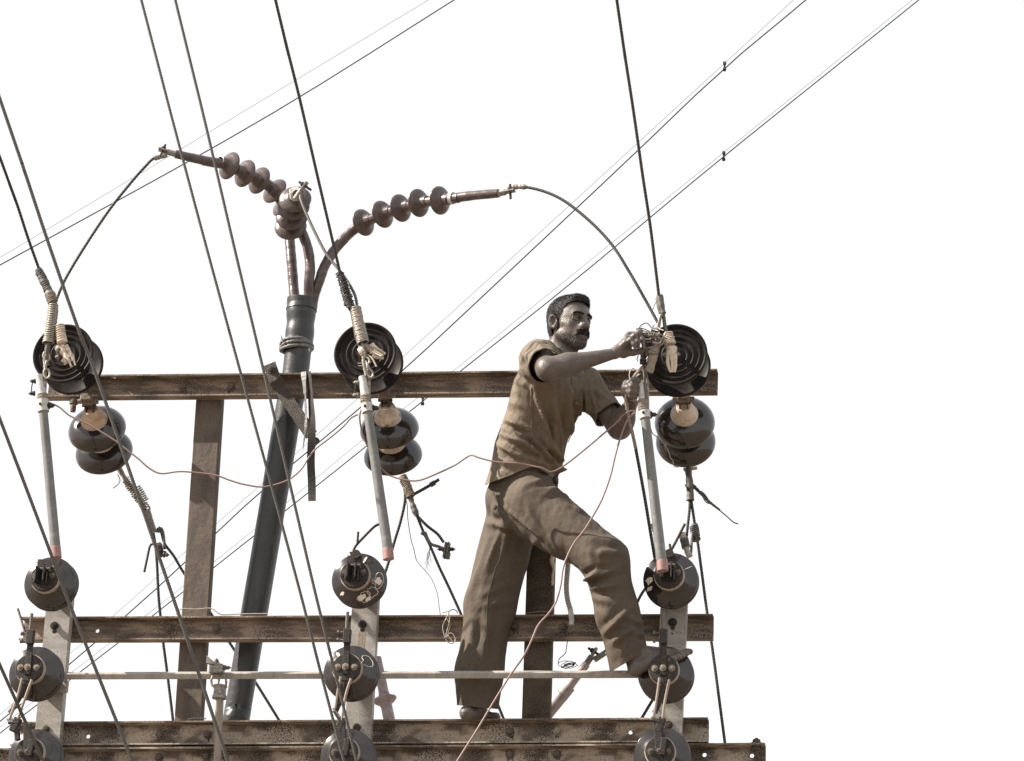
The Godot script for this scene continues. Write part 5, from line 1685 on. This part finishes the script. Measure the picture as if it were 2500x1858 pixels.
	# ears
	for s in [-1.0, 1.0]:
		var E := Field.new(Vector3(-.05, -.045, s * .08 - .035), Vector3(.03, .05, s * .08 + .035), .003, .003)
		var eb := Basis(Vector3.UP, s * .42) * Basis(Vector3.BACK, .18)
		E.blob(Vector3(-.012, .002, s * .076), Vector3(.019, .031, .009), eb)
		E.limb(Vector3(-.002, -.018, s * .074), Vector3(-.006, -.026, s * .076), .0085, .0075)
		var pv := []
		for i in 12:
			var a := lerpf(-2.4, 1.2, i / 11.0) + PI
			pv.append(eb * Vector3(cos(a) * .0175, sin(a) * .029, 0) + Vector3(-.013, .003, s * .0815))
		for i in 11: E.limb(pv[i], pv[i + 1], .0035, .0035)
		E.limb(Vector3(.004, .0, s * .074), Vector3(.001, -.010, s * .077), .005, .006)
		E.finish()
		E.dent(eb * Vector3(.003, .003, s * .006) + Vector3(-.012, .002, s * .080), Vector3(.0105, .020, .011), eb, .002)
		E.net(hm)
	var b0 := skin.v.size()
	for i in hm.v.size():
		skin.col = Color(1, 1, 1)
		var lp := hm.v[i]
		# lips and the skin under the beard are their own colour
		if lp.x > .088 and absf(lp.z) < .02 and lp.y < -.055 and lp.y > -.077: skin.col = Color(.78, .62, .60)
		skin.vert(H * lp, (H.basis * hm.n[i]).normalized())
	for i in hm.ix: skin.ix.append(b0 + i)
	put("body", skin, M.skin, t)

	# eyes: narrowed, with lids
	for s in [-1.0, 1.0]:
		var e := MB.new()
		lathe(e, arc_prof(Vector2.ZERO, .0115, -90, 90, 10), H * Vector3(.0775, .0085, s * .033), fwd, 16)
		put("eye", e, M.eye, t)
		var E := Field.new(Vector3(.05, -.02, s * .033 - .035), Vector3(.115, .045, s * .033 + .035), .0028, .003)
		E.limb(Vector3(.087, .013, s * .033 - .014), Vector3(.0925, .0155, s * .033), .0038, .0046)
		E.limb(Vector3(.0925, .0155, s * .033), Vector3(.082, .012, s * .033 + .016), .0046, .0036)
		E.limb(Vector3(.087, .002, s * .033 - .013), Vector3(.0905, -.0015, s * .033), .0036, .0042)
		E.limb(Vector3(.0905, -.0015, s * .033), Vector3(.081, .003, s * .033 + .015), .0042, .0036)
		var m := MB.new()
		E.net(m)
		for i in m.v.size():
			m.v[i] = H * m.v[i]
			m.n[i] = (H.basis * m.n[i]).normalized()
		put("eyelid", m, M.skin, t)
	# hair: a close cap, thrown up in short tufts
	var HF := Field.new(Vector3(-.13, -.12, -.12), Vector3(.13, .165, .12), .0042, .006)
	HF.blob(Vector3(-.012, .052, 0), Vector3(.102, .087, .081))
	HF.blob(Vector3(.046, .060, 0), Vector3(.056, .064, .063))
	HF.blob(Vector3(-.03, .0, 0), Vector3(.078, .075, .072))
	HF.limb(Vector3(-.035, -.03, 0), Vector3(-.055, -.10, 0), .058, .052)
	HF.blob(Vector3(.068, .108, 0), Vector3(.030, .018, .046))
	var hb := MB.new()
	HF.net(hb)
	var hl := [[-.13, -.075], [-.07, -.075], [-.045, -.045], [-.034, .015], [-.02, .038], [.002, .036], [.008, .0], [.020, -.012], [.030, .014], [.040, .058], [.060, .078], [.075, .088], [.13, .092]]
	var line := func(p: Vector3) -> float:
		var y := 0.0
		for i in hl.size() - 1:
			if p.x >= hl[i][0] and p.x <= hl[i + 1][0]: y = lerpf(hl[i][1], hl[i + 1][1], (p.x - hl[i][0]) / (hl[i + 1][0] - hl[i][0]))
		return y + .003 * noise.get_noise_3dv(p * 160.0) - p.y
	hb = clip(hb, line)
	push(hb, func(p: Vector3, n: Vector3) -> float: return .0022 * noise.get_noise_3dv(p * 210.0) - .003 * smoothstep(.03, -.06, p.y))
	rng.seed = 5
	var hair := MB.new()
	for i in hb.v.size():
		var sp_ := .5 + .5 * noise.get_noise_3dv(hb.v[i] * 330.0)
		var gy := .022 + .07 * maxf(sp_ - .62, 0.0)
		hair.col = Color(gy, gy * .97, gy * .97)
		hair.vert(H * hb.v[i], (H.basis * hb.n[i]).normalized())
	hair.ix = hb.ix.duplicate()
	for i in range(0, hb.v.size()):
		for k in 2:
			var p := hb.v[i]
			var up := smoothstep(.0, .1, p.y)
			var d := (hb.n[i] + Vector3(rng.randf() - .4, rng.randf() - .7 + up * .6, rng.randf() - .5) * .9).normalized()
			var L := lerpf(.003, .007, up) * (.6 + .7 * rng.randf())
			var s := d.cross(Vector3(rng.randf() - .5, rng.randf() - .5, rng.randf() - .5)).normalized() * .0009
			var gy := .012 + (.13 if rng.randf() < .10 else .02) * rng.randf()
			hair.col = Color(gy, gy * .98, gy * .98)
			var nn := (H.basis * hb.n[i]).normalized()
			var o := Vector3(rng.randf() - .5, rng.randf() - .5, rng.randf() - .5) * .004
			var a := hair.vert(H * (p + o - s), nn)
			var b := hair.vert(H * (p + o + s), nn)
			var c := hair.vert(H * (p + o + d * L), nn)
			hair.tri(a, b, c)
	put("hair", hair, M.hair, t)
	# beard, moustache, brows: short bristles on the skin
	whiskers(t, "beard", hm, H, func(p: Vector3) -> float:
		if p.y > -.044 - .35 * clampf(p.x - .02, 0.0, .05) or p.x < .004 or p.y < -.125: return 0.0
		if p.x > .083 and absf(p.z) < .024 and p.y > -.079: return 0.0
		return .42 * smoothstep(.0, .05, p.x) * smoothstep(-.045, -.085, p.y) + .06, .0036, .78, 5)
	whiskers(t, "moustache", hm, H, func(p: Vector3) -> float:
		return 1.0 if p.x > .074 and p.y < -.037 - absf(p.z) * .22 and p.y > -.057 - absf(p.z) * .42 and absf(p.z) < .034 else 0.0, .0080, .30, 8)
	whiskers(t, "eyebrow", hm, H, func(p: Vector3) -> float:
		var c := .0285 + .003 * (1.0 - pow((absf(p.z) - .034) / .02, 2))
		return 1.0 if p.x > .06 and absf(p.z) > .009 and absf(p.z) < .052 and absf(p.y - c) < .0050 else 0.0, .0055, .0, 7)
	# ---- shirt
	lo = J.waist.min(J.shR).min(J.shL).min(J.elR).min(J.elL).min(J.pelvis) - Vector3.ONE * .2
	hi = J.waist.max(J.shR).max(J.shL).max(J.elR).max(J.elL).max(J.neck0) + Vector3.ONE * .17
	var C := Field.new(lo, hi, .0066, .014)
	C.limb(J.pelvis, J.waist, .128, .116, cr, 1.2)
	C.limb(J.pelvis, at(1262, 1225, .2), .126, .132, cr, 1.2)
	C.limb(J.waist, J.chest, .116, .122, cr, 1.3)
	C.limb(J.chest, J.neck0, .118, .066, cr, 1.22)
	C.limb(J.neck0, J.neck1, .070, .062)
	C.limb(J.shR, J.chest, .075, .09)
	C.limb(J.shL, J.chest, .065, .09)
	C.limb(at(1330, 872, .40), J.neck0, .055, .062)
	C.limb(J.shR, J.elR, .078, .064)
	C.limb(J.elR, at(1340, 903, .72), .066, .066)
	C.limb(J.shL, J.elL, .066, .062)
	C.limb(J.elL, at(1535, 1072, .28), .062, .062)
	var sb := MB.new()
	C.net(sb)
	# cuffs, hem and neckline
	var cuR := at(1331, 896, .565)
	var axR := ((J.elR - J.shR).normalized() + U * .42 + Vector3.DOWN * .05).normalized()
	sb = clip(sb, func(p: Vector3) -> float: return (p - cuR).dot(axR) if p.distance_to(J.elR) < .2 and (p - cuR).dot(N) > -.12 else -1.0)
	var cuL := at(1478, 1018, .25)
	var axL := (J.elL - J.shL).normalized()
	sb = clip(sb, func(p: Vector3) -> float: return (p - cuL).dot(axL) if p.distance_to(J.elL) < .17 else -1.0)
	var n0 := at(1365, 862, .32)
	var axN := ((J.neck1 - J.neck0).normalized() - fwd * .38).normalized()
	sb = clip(sb, func(p: Vector3) -> float: return (p - n0).dot(axN) if p.distance_to(n0) < .14 and p.distance_to(J.shR) > .06 else -1.0)
	sb = clip(sb, func(p: Vector3) -> float:
		var q := seen(p)
		var hem := lerpf(1184, 1140, clampf((q.x - 1185) / 110.0, 0, 1)) if q.x < 1295 else lerpf(1140, 1170, clampf((q.x - 1310) / 60.0, 0, 1))
		return q.y - hem if q.y > 1080 else -1.0)
	sb = clip(sb, func(p: Vector3) -> float:
		var q := seen(p)
		return q.x - lerpf(1426.0, 1361.0, (q.y - 1060.0) / 105.0) if q.y > 1050 else -1.0)
	var folds := fl(3, [[130, 1205, 330, 1275, 10, .005], [95, 1325, 305, 1450, 8, .009], [70, 1440, 190, 1500, 10, .006], [180, 1500, 325, 1625, 7, .008], [190, 1010, 330, 1085, 8, .004], [70, 1580, 240, 1645, 11, .004], [250, 900, 335, 1010, 9, .007],
		[357, 1080, 365, 1640, 3, .004], [520, 1640, 385, 1090, 9, .015], [640, 1640, 540, 1110, 9, .016], [700, 1600, 700, 1080, 8, .014], [760, 1640, 800, 1080, 5, .013], [835, 1060, 870, 1350, 6, .012], [725, 980, 745, 1640, 3, .007], [400, 700, 520, 770, 6, .007], [430, 740, 300, 830, 7, .007], [560, 740, 620, 800, 6, .006], [330, 760, 260, 850, 6, .007], [880, 1080, 905, 1250, 6, .008], [940, 1120, 1090, 1230, 7, .007], [900, 1300, 1030, 1330, 7, .008]])
	folds.append_array(fl(6, [[330, 65, 535, 135, 7, .011], [335, 165, 515, 245, 7, .013], [330, 245, 480, 330, 6, .009], [310, 345, 420, 372, 8, .006], [740, 405, 540, 180, 6, .020], [730, 400, 430, 170, 7, .016], [742, 400, 690, 110, 6, .019], [745, 400, 610, 10, 6, .016], [770, 400, 795, 200, 5, .014], [735, 412, 560, 320, 6, .014], [700, 412, 470, 300, 7, .010], [860, 180, 780, 380, 6, .012], [640, 280, 760, 470, 6, .008]]))
	push(sb, func(p: Vector3, n: Vector3) -> float: return fold_height(p, n, folds, noise, .004, (J.chest - J.waist).normalized()))
	put("shirt", sb, M.shirt, t)
	# hems, placket, collar, pocket, buttons
	var rim := MB.new()
	hem_roll(rim, cuR, axR, sb, .0035, J.elR, .2)
	hem_roll(rim, cuL, axL, sb, .003, J.elL, .17)
	put("cuff", rim, M.shirt, t)
	var col := MB.new()
	var cc := PackedVector3Array()
	for i in 15:
		var a := lerpf(-.15, PI * 1.12, i / 14.0)
		cc.append(at(1366, 857, .325) + (hz * cos(a) * .064 - fwd * sin(a) * .066 + fwd * .012) + hup * (-.006 + .012 * sin(a)))
	for i in 14:
		var a := cc[i]
		var b := cc[i + 1]
		var out_a := (a - at(1366, 857, .325)).normalized()
		var out_b := (b - at(1366, 857, .325)).normalized()
		col.face([a, a + out_a * .022 - hup * .034, b + out_b * .022 - hup * .034, b])
		col.face([a - out_a * .004, b - out_b * .004, b - out_b * .01 - hup * .03, a - out_a * .01 - hup * .03])
		col.face([a, b, b - out_b * .004, a - out_a * .004])
	var tip := cc[0]
	col.face([tip, tip + fwd * .040 - hup * .030 + hz * .006, tip + fwd * .016 - hup * .052 + hz * .020, tip + (hz * .9).normalized() * .020 - hup * .034])
	col.face([tip + fwd * .004 + hup * .003, tip + fwd * .044 - hup * .006, tip + fwd * .040 - hup * .030 + hz * .006, tip])
	put("collar", col, M.shirt, t)
	for q in [[762, 1228], [742, 1415], [718, 1120]]:
		var b := MB.new()
		var hitp := on_cloth(sb, sp(3, q[0], q[1]))
		lathe(b, [Vector2(0, -.002), Vector2(.006, -.001), Vector2(.006, .002), Vector2(.0045, .003), Vector2(0, .002)], hitp[0], hitp[1], 14)
		put("button", b, M.rope, t)
	for q in [[[358, 1090], [354, 1250], [352, 1400], [356, 1560], [366, 1640]], [[722, 985], [730, 1150], [722, 1300], [716, 1420], [700, 1560]], [[770, 985], [786, 1120], [780, 1300], [764, 1430], [742, 1560]], [[545, 740], [600, 735], [640, 790]], [[800, 1110], [798, 1230], [826, 1255]]]:
		stitch(t, M.shirt, sb, 3, q)
	var plk := MB.new()
	var rows := []
	for i in 19:
		var y := lerpf(990.0, 1600.0, i / 18.0)
		var x0 := lerpf(722.0, 745.0, i / 18.0) + 12.0 * sin(i * .55)
		var r := []
		for k in 4:
			var h := on_cloth(sb, sp(3, x0 + 15.0 * k, y))
			r.append([h[0] + h[1] * (.0035 if k in [1, 2] else .0015), h[1]])
		rows.append(r)
	for i in 18:
		for k in 3:
			var a: Vector3 = rows[i][k][0]
			var b: Vector3 = rows[i][k + 1][0]
			var c: Vector3 = rows[i + 1][k + 1][0]
			var d: Vector3 = rows[i + 1][k][0]
			if a.distance_to(c) < .06 and b.distance_to(d) < .06: plk.face([d, c, b, a])
	put("placket", plk, M.shirt, t)
	# ---- trousers
	lo = J.kneeL.min(J.ankleL).min(J.kneeR).min(J.ankleR).min(J.pelvis) - Vector3.ONE * .2
	hi = J.kneeL.max(J.ankleL).max(J.kneeR).max(J.ankleR).max(J.pelvis) + Vector3.ONE * .17
	var P := Field.new(lo, hi, .0088, .012)
	var top := at(1298, 1125, .235)
	P.limb(J.pelvis, top, .122, .110, cr, 1.2)
	P.blob(at(1255, 1222, .18), Vector3(.118, .115, .135))
	P.limb(J.hipR, J.kneeR, .108, .092)
	P.limb(at(1262, 1250, .25), at(1380, 1320, .32), .085, .075)
	P.limb(J.kneeR, at(1508, 1500, .315), .092, .082)
	P.limb(at(1508, 1500, .315), at(1548, 1622, .26), .082, .066)
	P.limb(at(1508, 1500, .315), at(1530, 1660, .26), .07, .058)
	P.limb(J.hipL, J.kneeL, .106, .098)
	P.limb(at(1242, 1300, .14), J.kneeL, .10, .098)
	P.limb(J.kneeL, at(1170, 1640, .05), .098, .094)
	P.limb(at(1170, 1640, .05), at(1164, 1790, .04), .094, .080)
	var tb := MB.new()
	P.net(tb)
	tb = clip(tb, func(p: Vector3) -> float:
		var q := seen(p)
		return q.y - lerpf(1722.0, 1731.0, (q.x - 1120.0) / 90.0) if q.x < 1300 and q.y > 1600 else -1.0)
	tb = clip(tb, func(p: Vector3) -> float:
		var q := seen(p)
		return q.y - lerpf(1628.0, 1588.0, (q.x - 1512.0) / 68.0) if q.x > 1400 and q.y > 1540 else -1.0)
	tb = clip(tb, func(p: Vector3) -> float:
		var q := seen(p)
		return 1150.0 - q.y - (q.x - 1290.0) * -.25 if q.y < 1220 and q.x < 1400 else -1.0)
	folds = fl(6, [[740, 500, 600, 600, 9, .004], [660, 450, 500, 510, 8, .004], [740, 540, 560, 560, 9, .004], [850, 650, 960, 700, 7, .008], [800, 560, 900, 640, 7, .006], [600, 850, 410, 690, 8, .008], [560, 800, 420, 640, 9, .006], [1180, 900, 930, 860, 10, .006], [1160, 960, 950, 960, 10, .005], [900, 1160, 980, 1090, 8, .013], [900, 1140, 1100, 1080, 9, .009], [930, 1200, 1120, 1180, 10, .008], [960, 1260, 1060, 1300, 10, .006], [1040, 1500, 1220, 1320, 10, .009], [1100, 1560, 1260, 1440, 9, .008], [1310, 1440, 1200, 1400, 8, .010], [1320, 1520, 1240, 1500, 7, .010], [350, 780, 200, 1150, 11, .008], [400, 760, 330, 1000, 11, .007], [290, 640, 300, 720, 8, .008], [260, 760, 380, 790, 9, .008], [560, 900, 470, 1150, 11, .007], [260, 860, 120, 1260, 9, .007], [430, 1280, 220, 1320, 11, .004], [400, 1180, 240, 1230, 11, .003], [250, 1380, 230, 1640, 12, .006], [340, 1420, 320, 1640, 12, .006], [150, 1400, 130, 1640, 10, .006], [280, 540, 340, 640, 4, .004], [340, 640, 600, 860, 4, .005]])
	push(tb, func(p: Vector3, n: Vector3) -> float: return fold_height(p, n, folds, noise, .003, (J.kneeL - J.hipL).normalized()))
	put("trousers", tb, M.trousers, t)
	var lp := MB.new()
	for q in [[6, 700, 440, 712, 500]]:
		var a := on_cloth(tb, sp(q[0], q[1], q[2]))
		var b := on_cloth(tb, sp(q[0], q[3], q[4]))
		tube(lp, PackedVector3Array([a[0], (a[0] + b[0]) * .5 + a[1] * .006, b[0]]), .010, 8)
	put("belt_loop", lp, M.trousers, t)
	for q in [[[282, 530], [300, 590], [345, 660], [430, 745], [540, 815]], [[335, 490], [430, 455], [520, 440], [610, 400]], [[765, 560], [830, 640], [880, 700]], [[330, 1000], [250, 1250], [235, 1500], [225, 1640]]]:
		stitch(t, M.trousers, tb, 6, q)
	lp = MB.new()
	var bb := on_cloth(tb, sp(6, 296, 662))
	lathe(lp, [Vector2(0, -.004), Vector2(.010, -.002), Vector2(.0095, .003), Vector2(.006, .006), Vector2(0, .005)], bb[0], bb[1], 14)
	put("pocket_button", lp, M.rust_dark, t)

# a raised seam lying on the cloth along measured points
func stitch(t: Node3D, m: Material, cloth: MB, s: int, q: Array):
	var o := PackedVector3Array()
	for i in q.size() - 1:
		for k in 4:
			var h := on_cloth(cloth, sp(s, lerpf(q[i][0], q[i + 1][0], k / 4.0), lerpf(q[i][1], q[i + 1][1], k / 4.0)))
			var pt: Vector3 = h[0] + h[1] * .0005
			if o.is_empty() or o[o.size() - 1].distance_to(pt) > .004: o.append(pt)
	if o.size() > 2:
		var mb := MB.new()
		tube(mb, smooth(o, .008), .0021, 6)
		put("seam", mb, m, t)

# nearest cloth vertex to a photo place, on the side facing the viewer: place and normal
func on_cloth(mb: MB, q: Vector2) -> Array:
	var best := 1e9
	var o := [Vector3.ZERO, Vector3.UP]
	for i in mb.v.size():
		var d := mb.v[i] - eye
		if mb.n[i].dot(d) < 0:
			var e := seen(mb.v[i]).distance_to(q) + (d.dot(c_fwd) - 11.0) * 4.0
			if e < best:
				best = e
				o = [mb.v[i], mb.n[i]]
	return o

# a rolled hem along the cut edge near a plane
func hem_roll(rim: MB, c: Vector3, ax: Vector3, cloth: MB, r: float, near: Vector3, reach: float):
	var pts := []
	for i in cloth.v.size():
		var p := cloth.v[i]
		if absf((p - c).dot(ax)) < .006 and p.distance_to(near) < reach: pts.append(p)
	if pts.size() < 12: return
	var m := Vector3.ZERO
	for p in pts: m += p
	m /= pts.size()
	var x := perp(ax)
	var y := ax.cross(x)
	var bins := {}
	for p in pts:
		var k := int(floor((atan2((p - m).dot(y), (p - m).dot(x)) + PI) / TAU * 28.0)) % 28
		if not bins.has(k): bins[k] = [Vector3.ZERO, 0]
		bins[k][0] += p
		bins[k][1] += 1
	var ring := PackedVector3Array()
	for k in 28:
		if bins.has(k): ring.append(bins[k][0] / bins[k][1])
	ring.append(ring[0])
	tube(rim, smooth(ring, .006), r, 7)

func whiskers(t: Node3D, called: String, hm: MB, H: Transform3D, dens: Callable, L: float, grey: float, per: int):
	var o := MB.new()
	rng.seed = called.length() * 77
	for i in hm.v.size():
		var p := hm.v[i]
		var d: float = dens.call(p)
		if d <= 0: continue
		for k in per:
			if rng.randf() > d: continue
			var w := (hm.n[i] + Vector3(.3, -1.0, signf(p.z) * .5) * .75 + Vector3(rng.randf() - .5, rng.randf() - .5, rng.randf() - .5) * .9).normalized()
			var s := w.cross(Vector3(rng.randf() - .5, rng.randf() - .5, rng.randf() - .5)).normalized() * .0011
			var gy := .012 + .02 * rng.randf()
			if rng.randf() < grey: gy = .16 + .42 * rng.randf()
			o.col = Color(gy, gy * .96, gy * .93)
			var q := p + Vector3(rng.randf() - .5, rng.randf() - .5, rng.randf() - .5) * .003 - hm.n[i] * .0006
			var nn := (H.basis * hm.n[i]).normalized()
			var a := o.vert(H * (q - s), nn)
			var b := o.vert(H * (q + s), nn)
			var c := o.vert(H * (q + w * L * (.6 + .6 * rng.randf())), nn)
			o.tri(a, b, c)
	if o.v.size() > 0: put(called, o, M.hair, t)

func p3(a: Array) -> Vector3:
	return at(a[0], a[1], a[2])
func hand(mb: MB, wrist: Vector3, fingers: Array, thumb: Array, heel: Array):
	var lo := wrist
	var hi := wrist
	for f in fingers + [thumb]:
		for q in f:
			lo = lo.min(p3(q))
			hi = hi.max(p3(q))
	var F := Field.new(lo - Vector3.ONE * .04, hi + Vector3.ONE * .04, .0031, .0035)
	var hp := p3(heel)
	F.limb(wrist, hp, .024, .023)
	for i in 4:
		var m := p3(fingers[i][0])
		F.limb(hp, m, .0175, .0125)
		if i < 3: F.limb(m, p3(fingers[i + 1][0]), .0118, .0118)
		var r: float = [.0092, .0094, .0088, .0078][i]
		for k in 3:
			F.limb(p3(fingers[i][k]), p3(fingers[i][k + 1]), r * (1.12 - .1 * k), r * (1.0 - .1 * k))
			F.blob(p3(fingers[i][k]), Vector3.ONE * r * (1.22 - .1 * k))
	F.limb(hp, p3(thumb[0]), .019, .0165)
	F.limb(p3(thumb[0]), p3(thumb[1]), .0165, .0125)
	F.limb(p3(thumb[0]), p3(fingers[0][0]), .0165, .0125)
	F.limb(p3(thumb[0]), p3(fingers[1][1]), .0145, .0085)
	F.limb(p3(thumb[0]), p3(fingers[2][0]), .0165, .012)
	F.limb(p3(thumb[1]), p3(thumb[2]), .0118, .0108)
	F.limb(p3(thumb[2]), p3(thumb[3]), .0112, .0088)
	F.net(mb)
func foot(mb: MB, ankle: Vector3, heel: Vector3, ball: Vector3, toes: Array, hr: float):
	var lo := ankle.min(heel).min(ball)
	var hi := ankle.max(heel).max(ball)
	for q in toes:
		lo = lo.min(at(q[0], q[1], q[2]))
		hi = hi.max(at(q[0], q[1], q[2]))
	var F := Field.new(lo - Vector3.ONE * .06, hi + Vector3.ONE * .06, .0034, .0042)
	F.limb(ankle + (ankle - ball) * .0 + Vector3.UP * .03, ankle, .036, .036)
	F.limb(ankle, heel, .036, hr)
	F.limb(heel, heel.lerp(ball, .35), hr, .026)
	F.limb(ankle, ball + Vector3.UP * .006, .034, .022)
	var n := toes.size()
	var way := (ball - heel).normalized()
	F.limb(ankle.lerp(ball, .3) + Vector3.UP * .012, ball.lerp(at(toes[0][0], toes[0][1], toes[0][2]), .55), .026, .015)
	for i in n:
		var tip := at(toes[i][0], toes[i][1], toes[i][2])
		var r: float = toes[i][3]
		var root := tip - way * (.034 - .003 * i) + Vector3.UP * .004
		F.limb(heel.lerp(ball, .5), root, .022, .0125)
		var bend := root.lerp(tip, .55) + Vector3.UP * .0055
		F.limb(root, bend, r * 1.08, r * .95)
		F.limb(bend, tip, r * .95, r * 1.08)
	F.net(mb)
